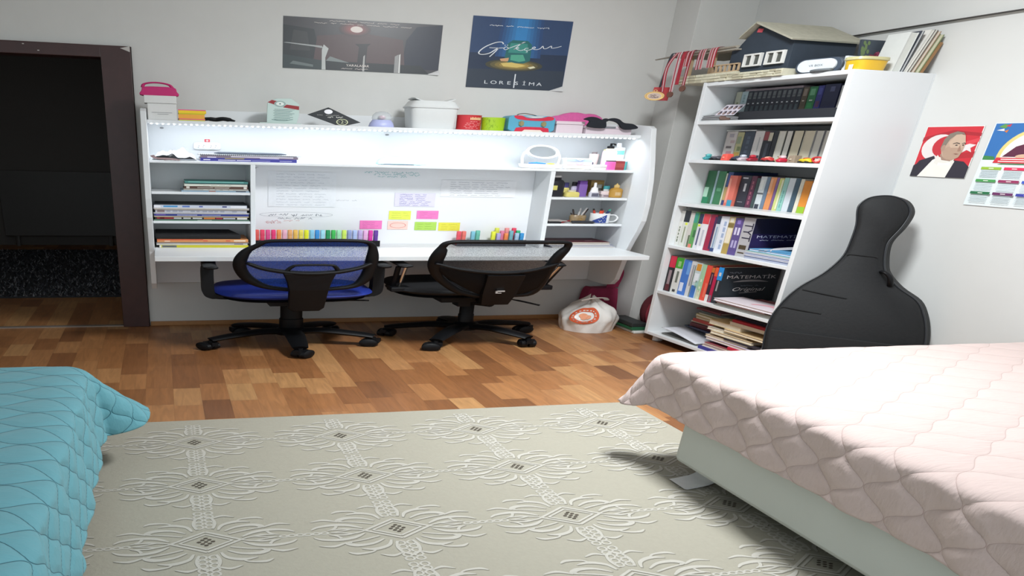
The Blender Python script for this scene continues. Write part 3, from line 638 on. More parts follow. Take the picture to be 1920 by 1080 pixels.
flat(.112, .388, 3.503, 3.69, ZM+.0003, .0215, (62, 62, 150), 'thick dark blue textbook at the bottom of the pile on the lit shelf', 'books piled on the lit shelf', [(.03, .10, .3, .6, (220, 220, 240)), (.18, .36, .3, .5, (235, 235, 245)), (.37, .52, .3, .5, (235, 235, 245)), (.53, .72, .3, .45, (180, 180, 220)), (.82, .95, .35, .5, (200, 200, 230)), (.25, .45, .8, .99, (190, 176, 80))])
flat(.115, .392, 3.506, 3.69, ZM+.0222, .0155, (126, 112, 128), 'grey-mauve textbook in the middle of the pile on the lit shelf', 'books piled on the lit shelf', [(.3, .95, .45, .95, (206, 200, 212)), (.06, .15, .1, .5, (226, 222, 232)), (.6, .8, .05, .3, (222, 216, 228))])
o = flat(.108, .402, 3.51, 3.69, ZM+.0381, .009, (206, 208, 212), 'spiral notebook with a grey cover on top of the textbooks', 'books piled on the lit shelf', name='spiral_notebook', cat='notebook')
b = MB()
for i in range(48): x = .113+i*.0058; b.tube([(x+.0028*cos(q), 3.5095+.0028*sin(q)*.8, ZM+.0425+.005*sin(q)) for q in [0]] + [(x, 3.5098, ZM+.0385), (x, 3.5062, ZM+.0405), (x, 3.5062, ZM+.0448), (x, 3.5098, ZM+.0474)], .0009, 5)
b.build('spiral', mat('wire_dark', (70, 74, 82), .4, .5), o)
b = MB(); b.tube([(.152, 3.54, ZM+.0535), (.165, 3.54, ZM+.0552), (.33, 3.53, ZM+.0552), (.345, 3.53, ZM+.0552), (.36, 3.53, ZM+.0545)], [.003, .0078, .0078, .0065, .003], 10)
tag(b.build('pencil_case', mat('case_charcoal', (52, 62, 76), .5), smooth=40), 'slim charcoal pen case lying on the spiral notebook', 'pencil case')
# light blue face mask
t = thing('face_mask', (.715, 3.56, ZM), 'pale blue pleated face mask lying in the middle of the lit shelf', 'face mask')
MSK = mat('mask_blue', (176, 212, 232), .8, 0, .03, 60)
def mk(u, v):
    a = pi*u; x = .713-.075*cos(a)*(1-.1*v); z = ZM+.0035+(.052*sin(a)**.7)*sin(pi/2*v)**.8+.0016*sin(v*22)
    return (x, 3.53-.0+.09*(1-cos(pi/2*v))-.012*sin(a)*(1-v), z)
b = MB(); b.grid(28, 26, mk); o = b.build('cloth', MSK, t, smooth=60); s = o.modifiers.new('solid', 'SOLIDIFY'); s.thickness = .002
b = MB(); b.tube(cr([(.645, 3.528, ZM+.0035), (.67, 3.518, ZM+.006), (.69, 3.512, ZM+.004), (.72, 3.511, ZM+.005), (.745, 3.514, ZM+.004)], 5, False), .0022, 6); b.build('ear_loop', mat('loop_dark', (50, 56, 70), .7), t, smooth=180)
# mirror organiser
t = thing('makeup_mirror', (1.172, 3.57, ZM), 'white organiser tray with an oval tilting mirror on the lit shelf', 'mirror')
ORG = mat('organiser_white', (236, 236, 236), .35)
b = MB(at(1.172, 3.57, ZM+.0003)); b.lathe([(.055, 0), (.063, .003), (.066, .028), (.0655, .03), (.062, .03), (.058, .008), (.001, .006)], 36, 0, None, 1, .85, 5); b.build('tray', ORG, t, smooth=35)
FM = fr((1.172, 3.575, ZM+.117), (1, 0, 0), (0, .42, .907), (0, -.907, .42))
el = lambda a, b_, n=36: [(a*cos(2*pi*i/n), b_*sin(2*pi*i/n)) for i in range(n)]
b = MB(FM); n = 36; E1, E2 = el(.0555, .0545), el(.046, .044)
vs = [(x, y, 0) for x, y in E1]+[(x, y, .012) for x, y in E1]+[(x, y, .012) for x, y in E2]+[(x, y, .006) for x, y in E2]
b.add(vs, [(k*n+i, k*n+(i+1) % n, (k+1)*n+(i+1) % n, (k+1)*n+i) for k in range(3) for i in range(n)]+[tuple(range(n))[::-1]]); b.build('mirror_frame', ORG, t, smooth=40)
b = MB(FM); b.face(E2, .0065); b.build('mirror_glass', mat('mirror_glass', (214, 218, 220), .04, 1, 0), t)
for s in (-1, 1):
    b = MB(); b.tube(cr([(1.172+s*.06, 3.575, ZM+.03), (1.172+s*.063, 3.575, ZM+.08), (1.172+s*.056, 3.577, ZM+.117)], 5, False), .0045, 8); b.build('mirror_arm', ORG, t, smooth=180)
b = MB(); b.tube([(1.125, 3.55, ZM+.036), (1.15, 3.545, ZM+.04), (1.18, 3.545, ZM+.036)], [.003, .006, .004], 8); tag(b.build('hair_tie', mat('vivid_blue', (36, 132, 214), .4), smooth=180), 'bright blue hair tie in the mirror organiser tray', 'hair tie')
b = MB(); b.ball((1.20, 3.55, ZM+.035), .014, .01, .005); tag(b.build('eraser', cm(226, 214, 60), smooth=180), 'yellow eraser in the mirror organiser tray', 'eraser')
# pastel drawers
t = thing('mini_drawers', (1.294, 3.57, ZM), 'small pastel drawer box in blue, pink and cream beside the mirror', 'drawer box')
MB().box(1.248, 1.340, 3.546, 3.63, ZM+.0003, ZM+.0803).build('case', ORG, t, bevel=.002)
for i, c in enumerate(((232, 224, 208), (226, 196, 204), (168, 186, 210))):
    z = ZM+.003+i*.0255; b = MB(); b.box(1.251, 1.337, 3.540, 3.5455, z, z+.0235); dr = b.build('drawer', cm(*c), t, bevel=.0015)
    b = MB(); b.ribbon([(1.28, 3.5395, z+.0225), (1.294, 3.5395, z+.010), (1.308, 3.5395, z+.0225)], .0018, (0, -1, 0), .002); b.build('pull', ORG, dr)
# toiletries
def bottle(M, prof, capprof, mb, mc, name, label, cat='bottle', group=None, sx=1, sy=1, pw=2, lab=None, n=20):
    o = M @ Vector((0, 0, 0)); t = thing(name, tuple(o), label, cat, group)
    b = MB(M); b.lathe(prof, n, 0, None, sx, sy, pw); b.build('body', mb, t, smooth=40)
    if capprof: b = MB(M); b.lathe(capprof, 16); b.build('cap', mc, t, smooth=40)
    if lab:
        x0, x1, z0, z1, c = lab; r = max(p[0] for p in prof)*sy; b = MB(M); rx = max(p[0] for p in prof)*sx
        nn = 8; vs = []
        for i in range(nn+1):
            x = x0+(x1-x0)*i/nn; y = -r*sqrt(max(0, 1-(x/rx)**2))*1.01-.0008 if pw == 2 else -r-.0008
            vs += [(x, y, z0), (x, y, z1)]
        b.add(vs, [(2*i, 2*i+2, 2*i+3, 2*i+1) for i in range(nn)]); b.build('label', cm(*c), t)
    return t
GT = 'toiletries on the lit shelf'
bottle(at(1.362, 3.54, ZM+.0003), [(.026, 0), (.0275, .002), (.0275, .016), (.026, .018)], [(.028, .0185), (.0285, .02), (.0285, .034), (.027, .036)], cm(226, 220, 216), ORG, 'cream_jar', 'round white cream jar at the front of the lit shelf', 'jar', GT)
bottle(at(1.347, 3.592, ZM+.0003), [(.013, 0), (.0135, .002), (.0135, .05), (.01, .055)], [(.011, .0555), (.011, .066)], cm(40, 50, 72), cm(232, 234, 238), 'nail_polish', 'small navy bottle with white cap behind the cream jar', 'bottle', GT)
bottle(at(1.372, 3.625, ZM+.0003), [(.012, 0), (.0125, .004), (.016, .08), (.0165, .115)], [(.009, .1155), (.009, .13)], cm(222, 206, 200), cm(120, 110, 112), 'cream_tube', 'beige cream tube standing left of the black pump bottle', 'tube', GT)
t = bottle(at(1.408, 3.582, ZM+.0003), [(.023, 0), (.0245, .003), (.0245, .13), (.020, .15), (.010, .158)], [(.011, .1585), (.012, .160), (.012, .176), (.004, .178), (.004, .196), (.001, .197)], cm(226, 196, 214), BLACK, 'pump_bottle', 'pink lotion bottle with black pump on the lit shelf', 'bottle', GT, lab=(-.018, .018, .06, .125, (240, 232, 236)))
b = MB(); b.tube([(1.408, 3.582, ZM+.194), (1.408, 3.552, ZM+.192), (1.408, 3.545, ZM+.184)], .004, 8); b.build('spout', BLACK, t, smooth=60)
b = MB(at(1.408, 3.582, ZM)); b.lathe([(.0247, .128), (.0205, .149), (.012, .157)], 18); b.build('yellow_shoulder', cm(236, 230, 110), t, smooth=50)
bottle(at(1.447, 3.61, ZM+.0003), [(.022, 0), (.0235, .003), (.0235, .165), (.02, .17)], [(.010, .1705), (.008, .2)], cm(236, 240, 240), cm(240, 240, 244), 'lotion_bottle', 'tall white lotion bottle with a green label on the lit shelf', 'bottle', GT, lab=(-.015, .016, .115, .145, (120, 212, 190)))
bottle(at(1.398, 3.532, ZM+.0003), [(.017, 0), (.0175, .003), (.0175, .058), (.015, .062)], [(.0165, .0625), (.0165, .07)], cm(226, 96, 170), cm(60, 60, 64), 'cream_jar', 'bright pink jar in front of the black pump bottle', 'jar', GT)
b = MB(); b.box(1.415, 1.447, 3.528, 3.556, ZM+.0003, ZM+.068, 0); b.box(1.4155, 1.4465, 3.5275, 3.528, ZM+.02, ZM+.05, 1)
tag(b.build('perfume_box', [cm(126, 40, 42), cm(146, 62, 56)], bevel=.002), 'dark red box in front of the tall lotion bottle', 'box', GT)
bottle(at(1.458, 3.56, ZM+.0003), [(.009, 0), (.0095, .003), (.0095, .06), (.008, .064)], [(.0085, .0645), (.0085, .08)], cm(70, 150, 150), cm(232, 234, 236), 'roll_on', 'slim teal bottle at the right end of the lit shelf', 'bottle', GT)

# ---------------------------------------------------------------- right small shelves
Z1, Z2, Z3 = 1.0823, .8783, .6853
GP = 'cosmetics on the small right shelf'
t = thing('gift_box', (1.236, 3.6, Z1), 'black bottle-shaped box with white top by the whiteboard divider', 'bottle', GP)
b = MB(at(1.238, 3.58, Z1)); b.lathe([(.027, 0), (.0275, .003), (.0275, .105), (.022, .122), (.0155, .13), (.0155, .145)], 24, 0, None, 1, 1, 4); b.build('body', cm(26, 26, 34, .35), t, smooth=40)
b = MB(at(1.238, 3.58, Z1)); b.lathe([(.0165, .1455), (.0165, .157), (.015, .158)], 16); b.build('cap', cm(226, 226, 226), t, smooth=40)
b = MB(); b.box(1.216, 1.237, 3.5515, 3.5524, Z1+.05, Z1+.084); b.build('label', cm(208, 200, 110), t)
bottle(at(1.283, 3.61, Z1), [(.016, 0), (.0165, .002), (.0165, .058), (.012, .066)], [(.0125, .0665), (.0125, .104), (.011, .105)], cm(226, 214, 130), cm(70, 66, 130), 'perfume_bottle', 'yellow perfume bottle with violet cap beside the black bottle', 'bottle', GP)
bottle(at(1.292, 3.56, Z1), [(.023, 0), (.0245, .003), (.0245, .03), (.02, .038)], [(.014, .0385), (.014, .05)], cm(220, 206, 120), cm(214, 206, 176), 'perfume_bottle', 'squat pale yellow perfume bottle at the front of the small shelf', 'bottle', GP, pw=4)
bottle(at(1.318, 3.615, Z1), [(.012, 0), (.012, .07), (.008, .08)], [(.009, .0805), (.009, .11)], cm(196, 190, 214), cm(36, 34, 44), 'nail_polish', 'lilac bottle with black cap beside the purple carton', 'bottle', GP)
b = MB(); b.box(1.323, 1.352, 3.58, 3.61, Z1, Z1+.095, 0); b.box(1.3245, 1.3505, 3.5815, 3.6085, Z1+.0952, Z1+.122, 1)
tag(b.build('perfume_carton', [cm(130, 96, 172), cm(112, 70, 160)], bevel=.0015), 'purple carton standing in the middle of the small right shelf', 'box', GP)
bottle(at(1.367, 3.55, Z1), [(.017, 0), (.0175, .003), (.0175, .034), (.0165, .038)], [(.015, .0385), (.0115, .062), (.0115, .07), (.005, .078), (.0045, .11), (.002, .112)], cm(206, 206, 216), cm(240, 240, 242), 'dropper_bottle', 'white nozzle bottle with a grey label in front of the purple carton', 'bottle', GP, lab=(-.012, .012, .006, .032, (96, 96, 112)))
b = MB(); b.box(1.385, 1.432, 3.64, 3.68, Z1, Z1+.125, 0); b.box(1.3855, 1.4315, 3.6395, 3.64, Z1+.08, Z1+.112, 1)
tag(b.build('perfume_carton', [cm(146, 116, 66), cm(176, 146, 80)], bevel=.0015), 'brown and gold carton at the back of the small right shelf', 'box', GP)
b = MB(at(1.392, 3.59, Z1)); b.lathe([(.016, 0), (.016, .012), (.013, .016)], 16); tag(b.build('cream_jar', cm(116, 136, 150), smooth=40), 'flat grey-blue jar between the nozzle bottle and golden bottle', 'jar', GP)
bottle(at(1.407, 3.625, Z1), [(.014, 0), (.0145, .06), (.012, .066)], [(.013, .0665), (.013, .094)], cm(70, 70, 66), cm(176, 176, 170), 'deodorant', 'dark bottle with a silver cap in front of the brown carton', 'bottle', GP)
b = MB(); b.box(1.398, 1.432, 3.555, 3.585, Z1, Z1+.022, 0); b.box(1.405, 1.425, 3.5545, 3.555, Z1+.008, Z1+.014, 1); b.box(1.396, 1.43, 3.56, 3.585, Z1+.0222, Z1+.047, 2)
tag(b.build('soap_box', [cm(190, 176, 180), cm(96, 70, 84), cm(232, 214, 214)], bevel=.0015), 'small pale pink box stacked beside the golden bottle', 'box', GP)
bottle(at(1.428, 3.60, Z1), [(.010, 0), (.010, .06)], [(.011, .0605), (.011, .085)], cm(226, 230, 230), cm(70, 160, 166), 'eye_drops', 'small white bottle with a teal cap behind the pale pink box', 'bottle', GP)
t = bottle(at(1.446, 3.555, Z1), [(.021, 0), (.023, .003), (.023, .058), (.017, .07), (.009, .076)], [(.009, .0765), (.010, .08), (.010, .094), (.004, .1), (.001, .11)], cm(186, 142, 60), cm(216, 186, 120), 'perfume_bottle', 'golden amber perfume bottle at the right end of the small shelf', 'bottle', GP, lab=(-.010, .010, .016, .042, (206, 176, 130)))
# middle right shelf: mug with pens, brush jar
t = thing('mug', (1.408, 3.55, Z2), 'white mug with a blue triangle full of pens on the right shelf', 'mug')
MUGW = mat('mug_white', (236, 237, 238), .2); XM = 1.404
b = MB(at(XM, 3.55, Z2)); b.lathe([(.031, 0), (.033, .002), (.0345, .008), (.0345, .078), (.0335, .0795), (.031, .078), (.030, .01), (.001, .008)], 30); b.build('cup', MUGW, t, smooth=40)
b = MB(); b.tube(cr([(XM+.032, 3.545, Z2+.066), (XM+.05, 3.54, Z2+.066), (XM+.06, 3.538, Z2+.044), (XM+.052, 3.54, Z2+.018), (XM+.032, 3.545, Z2+.014)], 6, False), .0052, 8, flat=.8); b.build('handle', MUGW, t, smooth=180)
b = MB(); vs = []; nn = 10
for i in range(nn+1):
    q = radians(-150+i*82/nn); r = .0352; zt = .022+.05*i/nn; zb = .006
    vs += [(XM+r*cos(q), 3.55+r*sin(q), Z2+zb), (XM+r*cos(q), 3.55+r*sin(q), Z2+zt)]
b.add(vs, [(2*i, 2*i+2, 2*i+3, 2*i+1) for i in range(nn)])
for k, (q0, q1, z) in enumerate(((-112, -82, .047), (-110, -72, .04), (-116, -80, .026), (-112, -96, .019), (-108, -70, .012))):
    a0, a1 = radians(q0), radians(q1); r = .0354; p = lambda q, z: (XM+r*cos(q), 3.55+r*sin(q), Z2+z)
    b.add([p(a0, z), p((a0+a1)/2, z), p(a1, z), p(a1, z+.003), p((a0+a1)/2, z+.003), p(a0, z+.003)], [(0, 1, 4, 5), (1, 2, 3, 4)], 1)
b.build('print', [mat('mug_blue', (34, 62, 142), .3), cm(226, 232, 210)], t)
GPEN = 'pens standing in the white mug'
def pen(p0, p1, r, c, tipc, label, group, cat='pen', name='pen'):
    p0, p1 = Vector(p0), Vector(p1); t = tag(MB().tube([p0, p0+(p1-p0)*.86], r, 8).build(name, cm(*c), smooth=40, origin=tuple(p0)), label, cat, group)
    b = MB(); b.tube([p0+(p1-p0)*.861, p1], [r*1.05, r*.7], 8); b.build('cap', cm(*tipc), t, smooth=40); return t
pen((1.395, 3.555, Z2+.012), (1.385, 3.57, Z2+.112), .0045, (196, 60, 40), (36, 30, 30), 'red pen with black tip at the left of the mug', GPEN)
pen((1.40, 3.55, Z2+.012), (1.405, 3.545, Z2+.115), .0055, (232, 84, 50), (36, 30, 30), 'orange pen with black tip in the middle of the mug', GPEN)
pen((1.408, 3.558, Z2+.012), (1.42, 3.57, Z2+.10), .005, (226, 70, 48), (190, 60, 40), 'short orange-red pen at the back of the mug', GPEN)
pen((1.408, 3.545, Z2+.012), (1.433, 3.54, Z2+.113), .0055, (40, 58, 104), (60, 140, 120), 'navy pen with green end leaning right in the mug', GPEN)
pen((1.41, 3.552, Z2+.012), (1.436, 3.56, Z2+.10), .004, (110, 40, 56), (226, 190, 190), 'maroon pen with pale end leaning right in the mug', GPEN)
t = thing('brush_jar', (1.335, 3.57, Z2), 'brown leaf-patterned jar of makeup brushes left of the mug', 'jar')
b = MB(at(1.337, 3.58, Z2)); b.lathe([(.024, 0), (.027, .004), (.029, .05), (.026, .06), (.024, .06), (.024, .008), (.001, .006)], 22); b.build('jar', mat('jar_brown', (150, 128, 96), .3, 0, .35, 60), t, smooth=40)
b = MB(at(1.337, 3.551, Z2+.03)); 
for q in range(6): b.add([(0, 0, 0), (.006*cos(q)+.004*cos(q+.6), -.001, .009*sin(q)+.004), (.017*cos(q), 0, .02*sin(q))], [(0, 1, 2)])
b.build('leaf_motif', cm(196, 150, 70), t)
for i, (dx, dz, c, tc, nm) in enumerate(((-.022, .105, (60, 50, 48), (46, 40, 40), 'dark brown'), (.01, .112, (190, 186, 184), (226, 222, 220), 'silver'), (.028, .118, (196, 190, 188), (232, 230, 232), 'pale grey'), (.036, .108, (70, 56, 52), (40, 36, 40), 'black-tipped brown'), (-.028, .075, (120, 100, 80), (50, 44, 46), 'short tan'))):
    pen((1.337+.004*i-.008, 3.58, Z2+.01), (1.337+dx, 3.58+.01*(i % 2), Z2+dz), .0035, c, tc, nm+' makeup brush standing in the brown jar', 'brushes in the brown jar', 'brush', 'makeup_brush')
b = MB(); b.tube(cr([(1.295, 3.52, Z2+.011), (1.31, 3.518, Z2+.013), (1.35, 3.516, Z2+.013), (1.375, 3.516, Z2+.01)], 4, False), [.006]+[.0125]*10+[.011, .006], 10, flat=.8); tag(b.build('glasses_case', cm(34, 36, 44), smooth=60), 'black spectacle case lying in front of the brush jar', 'case')
b = MB(); b.tube([(1.262, 3.53, Z2+.006), (1.30, 3.555, Z2+.017)], .005, 8); tag(b.build('marker_pen', cm(150, 34, 44), smooth=40), 'red marker lying by the black spectacle case', 'pen')
b = MB(); b.box(1.208, 1.258, 3.512, 3.56, Z2+.0003, Z2+.014, 0); b.box(1.22, 1.285, 3.53, 3.62, Z2+.0145, Z2+.019, 1)
tag(b.build('phone_case', [cm(26, 26, 30), cm(196, 190, 186)], bevel=.002), 'black wallet with papers beside the divider on the right shelf', 'wallet')
bottle(at(1.222, 3.64, Z2), [(.014, 0), (.0145, .05), (.012, .055)], [(.0125, .0555), (.0125, .07)], cm(60, 84, 130), cm(90, 110, 150), 'glue_stick', 'blue glue stick at the back by the divider', 'glue stick')
# bottom right: folders on the worktop
flat(1.24, 1.468, 3.515, 3.70, Z3+.0003, .008, (206, 210, 226), 'pale blue notebook at the bottom of the right desk pile', 'papers under the maroon folder', pages_out=True, yaw=-1)
flat(1.235, 1.462, 3.52, 3.70, Z3+.0086, .010, (120, 132, 176), 'slate blue notebook in the right desk pile', 'papers under the maroon folder', pages_out=True)
flat(1.23, 1.455, 3.525, 3.70, Z3+.0189, .011, (226, 226, 232), 'white exercise book under the maroon folder', 'papers under the maroon folder', pages_out=True, yaw=1)
b_ = flat(1.225, 1.452, 3.53, 3.71, Z3+.0302, .012, (92, 32, 44), 'maroon hardcover folder on top of the right desk pile', 'papers under the maroon folder', pages_out=True, name='folder', cat='folder')
MB().box(1.38, 1.405, 3.58, 3.586, Z3+.0423, Z3+.0426).build('emblem', cm(186, 150, 150), b_)

# ---------------------------------------------------------------- left small shelves
GL1, GL2, GL3 = 'books on the top left small shelf', 'books on the middle left small shelf', 'books on the bottom left small shelf'
z = Z1
for x0, x1, y0, th, c, mk_, lb in ((.055, .25, 3.508, .010, (150, 176, 196), [(.4, .5, .2, .8, (176, 120, 100)), (.8, .95, .3, .9, (60, 66, 80))], 'light blue book at the bottom of the top left stack'),
    (.062, .248, 3.512, .011, (176, 172, 164), letters(3, .3, .8, (226, 222, 214)), 'grey book second from the bottom of the top left stack'),
    (.064, .247, 3.515, .018, (92, 68, 58), [(.03, .08, .1, .9, (220, 214, 206)), (.2, .45, .35, .5, (226, 222, 214)), (.47, .7, .3, .5, (226, 222, 214)), (.93, .98, .1, .9, (226, 222, 214)), (.4, .72, .7, .95, (150, 140, 120))], 'dark brown book with white lettering in the top left stack'),
    (.064, .245, 3.514, .016, (226, 226, 214), letters(5, .3, .9, (190, 196, 186), .3, .5), 'cream white book second from the top of the top left stack'),
    (.066, .247, 3.512, .018, (72, 136, 130), [(0, 1, .0, .35, (40, 84, 84)), (.05, .93, .55, .9, (126, 190, 182))], 'teal book on top of the top left stack')):
    flat(x0, x1, y0, y0+.19, z+.0002, th-.0003, c, lb, GL1, mk_); z += th
z = Z2
for x0, x1, y0, th, c, mk_, po, lb in ((-.027, .25, 3.508, .009, (96, 132, 112), [(.45, .6, .3, .8, (176, 200, 186))], False, 'thin green book at the bottom of the middle left stack'),
    (-.024, .246, 3.51, .018, (40, 30, 36), [(.02, .2, .25, .8, (150, 40, 44)), (.05, .1, .4, .65, (226, 220, 214)), (.2, .28, .3, .75, (222, 222, 222)), (.3, .38, .3, .75, (222, 222, 222)), (.4, .5, .3, .75, (222, 222, 222)), (.52, .64, .25, .8, (214, 130, 60)), (.65, .72, .25, .8, (160, 46, 60)), (.73, .86, .25, .75, (196, 196, 206)), (.88, .99, .15, .85, (226, 222, 220))], False, 'black book with red, orange and white spine blocks in the middle left stack'),
    (-.027, .249, 3.508, .006, (226, 206, 150), [], True, 'thin cream notebook in the middle left stack'),
    (-.026, .248, 3.51, .017, (54, 64, 140), [(.02, .12, .3, .8, (110, 90, 170)), (.24, .45, .35, .6, (206, 212, 236)), (.5, .7, .35, .6, (160, 170, 216))], False, 'royal blue book in the middle left stack'),
    (-.028, .25, 3.506, .008, (196, 200, 216), [], True, 'pale lavender notebook in the middle left stack'),
    (-.022, .243, 3.513, .019, (206, 206, 214), [(.02, .1, .1, .9, (150, 130, 130))]+letters(9, .12, .9, (170, 172, 186), .2, .7, 12), False, 'grey-white thick book in the middle left stack'),
    (-.026, .25, 3.507, .008, (110, 84, 92), [], True, 'thin mauve exercise book in the middle left stack'),
    (-.027, .25, 3.505, .007, (226, 226, 232), [], True, 'thin white exercise book in the middle left stack'),
    (-.025, .243, 3.51, .018, (206, 212, 226), [(.0, .07, .1, .9, (236, 236, 240)), (.1, .25, .2, .8, (70, 150, 206)), (.3, .38, .2, .8, (90, 120, 190)), (.48, .52, .25, .75, (80, 96, 170)), (.73, .78, .25, .75, (56, 60, 120)), (.82, .99, .1, .9, (236, 238, 242))], False, 'pale blue and white book near the top of the middle left stack'),
    (-.023, .246, 3.52, .004, (60, 66, 74), [], True, 'dark grey folder on top of the middle left stack')):
    flat(x0, x1, y0, y0+.195, z+.0002, th-.0003, c, lb, GL2, mk_, pages_out=po); z += th
z = Z3
for x0, x1, y0, th, c, mk_, po, lb in ((-.016, .246, 3.506, .018, (204, 198, 46), [(.0, .02, .1, .9, (226, 226, 226)), (.03, .19, .1, .9, (120, 126, 130)), (.04, .18, .4, .6, (150, 156, 160))], False, 'yellow book with grey end at the bottom of the bottom left stack'),
    (-.024, .244, 3.51, .014, (214, 210, 208), [(.85, .95, .3, .7, (120, 90, 130))], False, 'white paperback in the bottom left stack'),
    (-.026, .25, 3.506, .006, (70, 64, 84), [], True, 'thin dark notebook in the bottom left stack'),
    (-.022, .246, 3.51, .022, (222, 150, 92), [(.0, .5, .7, .98, (206, 70, 50)), (.08, .14, .2, .5, (240, 214, 190)), (.5, .55, .35, .65, (206, 70, 60)), (.75, .80, .35, .65, (206, 70, 60)), (.84, .97, .3, .7, (236, 226, 206))], False, 'orange book with red edge in the bottom left stack')):
    flat(x0, x1, y0, y0+.195, z+.0002, th-.0003, c, lb, GL3, mk_, pages_out=po); z += th
b = MB(); b.add([(-.026, 3.52, z), (.225, 3.52, z), (.20, 3.71, z), (-.026, 3.71, z), (-.026, 3.52, z+.034), (.225, 3.52, z+.034), (.20, 3.71, z+.04), (-.026, 3.71, z+.04)], [(3, 2, 1, 0), (4, 5, 6, 7), (0, 1, 5, 4), (1, 2, 6, 5), (2, 3, 7, 6), (3, 0, 4, 7)])
tag(b.build('laptop_sleeve', mat('sleeve_black', (24, 25, 28), .8), bevel=.006), 'thick black laptop sleeve on top of the bottom left stack', 'sleeve')

# ---------------------------------------------------------------- papers and notes on the whiteboard
def sheet(name, x0, x1, z0, z1, c, label, cat, group, lines, ink=(150, 156, 166), hgt=.006, w=.0006, seed=1, curl=.0):
    b = MB()
    def f(u, v): return (x0+(x1-x0)*u, 3.6588-.0012-curl*(1-v)**2, z0+(z1-z0)*v)
    b.grid(6, 6, f); 
    k = len(b.v); b.grid(6, 6, lambda u, v: (f(u, v)[0], f(u, v)[1]+.0009, f(u, v)[2]))
    F = fr((0, 3.6572-curl, 0), (1, 0, 0), (0, 0, 1))
    for i in range(lines):
        zc = z1-(i+.9)*(z1-z0)/(lines+.6)
        if curl == 0: squiggle(b, x0+.012*(x1-x0)/.1, x1-(x1-x0)*random.Random(seed*50+i).uniform(.05, .25), zc, hgt, seed*100+i, w, 1, M=F)
    return tag(b.build(name, [cm(*c, .8), cm(*ink, .8)]), label, cat, group)
SH = 'paper sheets on the whiteboard'
sheet('paper_sheet', .318, .530, .968, 1.225, (234, 237, 241), 'large white sheet of notes at the left of the whiteboard', 'paper', SH, 12, (176, 182, 192), .006, .0007, 1)
sheet('paper_sheet', .873, 1.128, 1.060, 1.185, (240, 241, 244), 'wide white lined sheet at the upper right of the whiteboard', 'paper', SH, 7, (130, 136, 150), .004, .0007, 2)
sheet('paper_sheet', .722, .857, .980, 1.082, (226, 222, 242), 'lilac lined note in the middle of the whiteboard', 'paper', SH, 7, (110, 104, 176), .006, .0009, 3)
SN = 'sticky notes on the whiteboard'
for i, (x0, x1, z0, z1, c, lb, n) in enumerate(((.613, .686, .802, .868, (246, 130, 196), 'pink sticky note at the left of the whiteboard notes', 4), (.707, .780, .878, .945, (230, 240, 96), 'yellow sticky note above the peach one', 3),
        (.800, .873, .884, .948, (246, 130, 196), 'pink sticky note above the green one', 4), (.705, .773, .800, .866, (250, 212, 202), 'peach sticky note with a red oval drawn on it', 0),
        (.796, .870, .795, .860, (178, 220, 96), 'lime green sticky note below the pink one', 3), (.877, .951, .792, .857, (232, 226, 80), 'yellow sticky note at the right end of the notes', 3))):
    o = sheet('sticky_note', x0, x1, z0, z1, c, lb, 'sticky note', SN, n, tuple(int(q*.72) for q in c), .004, .0006, 20+i)
    if n == 0:
        b = MB(FB); b.strip([((x0+x1)/2+.026*cos(a), (z0+z1)/2+.02*sin(a)) for a in [2*pi*k/30 for k in range(31)]], .0008, .0038, 0); squiggle(b, .718, .758, .833, .008, 77, .0007, 0, zz=.0038); b.build('drawing', cm(226, 130, 120), o)

# ---------------------------------------------------------------- highlighters
HL = [(232, 96, 90, 'coral'), (236, 70, 104, 'rose red'), (226, 78, 140, 'raspberry'), (238, 60, 120, 'hot pink'), (244, 150, 80, 'orange'), (240, 180, 200, 'blush pink'), (232, 170, 110, 'tan'), (240, 190, 90, 'amber'), (236, 220, 90, 'pale yellow'), (232, 236, 40, 'neon yellow'),
      (140, 204, 232, 'baby blue'), (60, 150, 220, 'sky blue'), (160, 220, 236, 'ice blue'), (30, 150, 90, 'deep green'), (60, 186, 84, 'leaf green'), (160, 226, 180, 'mint'), (206, 236, 100, 'lime'), (150, 164, 210, 'slate blue'), (176, 194, 236, 'periwinkle'), (190, 170, 220, 'lavender'), (236, 180, 226, 'orchid pink'), (226, 60, 170, 'magenta'), (104, 62, 160, 'violet')]
tr = thing('pen_tray', (.465, 3.59, Z3), 'long dark pen tray holding the row of highlighters on the desk', 'tray')
b = MB(); b.box(.2685, .664, 3.555, 3.635, Z3+.0003, Z3+.004); b.build('floor_panel', BLACK, tr)
b = MB(); b.box(.2685, .664, 3.550, 3.5548, Z3+.0003, Z3+.045); b.build('front_wall', BLACK, tr, bevel=.001)
b = MB(); b.box(.2685, .664, 3.6352, 3.64, Z3+.0003, Z3+.03); b.build('back_wall', BLACK, tr, bevel=.001)
proto = None
def highlighter(x, y, z, c, label, group, h=.108, laid=None):
    t = thing('highlighter', (x, y, z), label, 'highlighter', group); M = laid or at(x, y, z)
    b = MB(M); b.lathe([(.006, 0), (.0066, .001), (.0066, h*.62)], 16, 0, None, 1.05, 1.4, 4); b.build('barrel', cm(*c, .4), t, smooth=40)
    b = MB(M); b.lathe([(.0068, h*.622), (.007, h*.63), (.0066, h-.002), (.0055, h)], 16, 0, None, 1.05, 1.4, 4); b.build('cap', cm(*c, .4), t, smooth=40)
    return t
for i, c in enumerate(HL):
    nb = HL[i-1][3] if i else 'the whiteboard frame'
    highlighter(.278+i*.01715, 3.59, Z3+.0045, c[:3], c[3]+' highlighter standing in the row, right of '+('the '+nb+' one' if i else 'the divider'), 'highlighters in a row on the desk', .114)
tr2 = thing('pen_holder', (1.04, 3.6, Z3), 'low grey pen rack at the right of the whiteboard desk edge', 'pen rack')
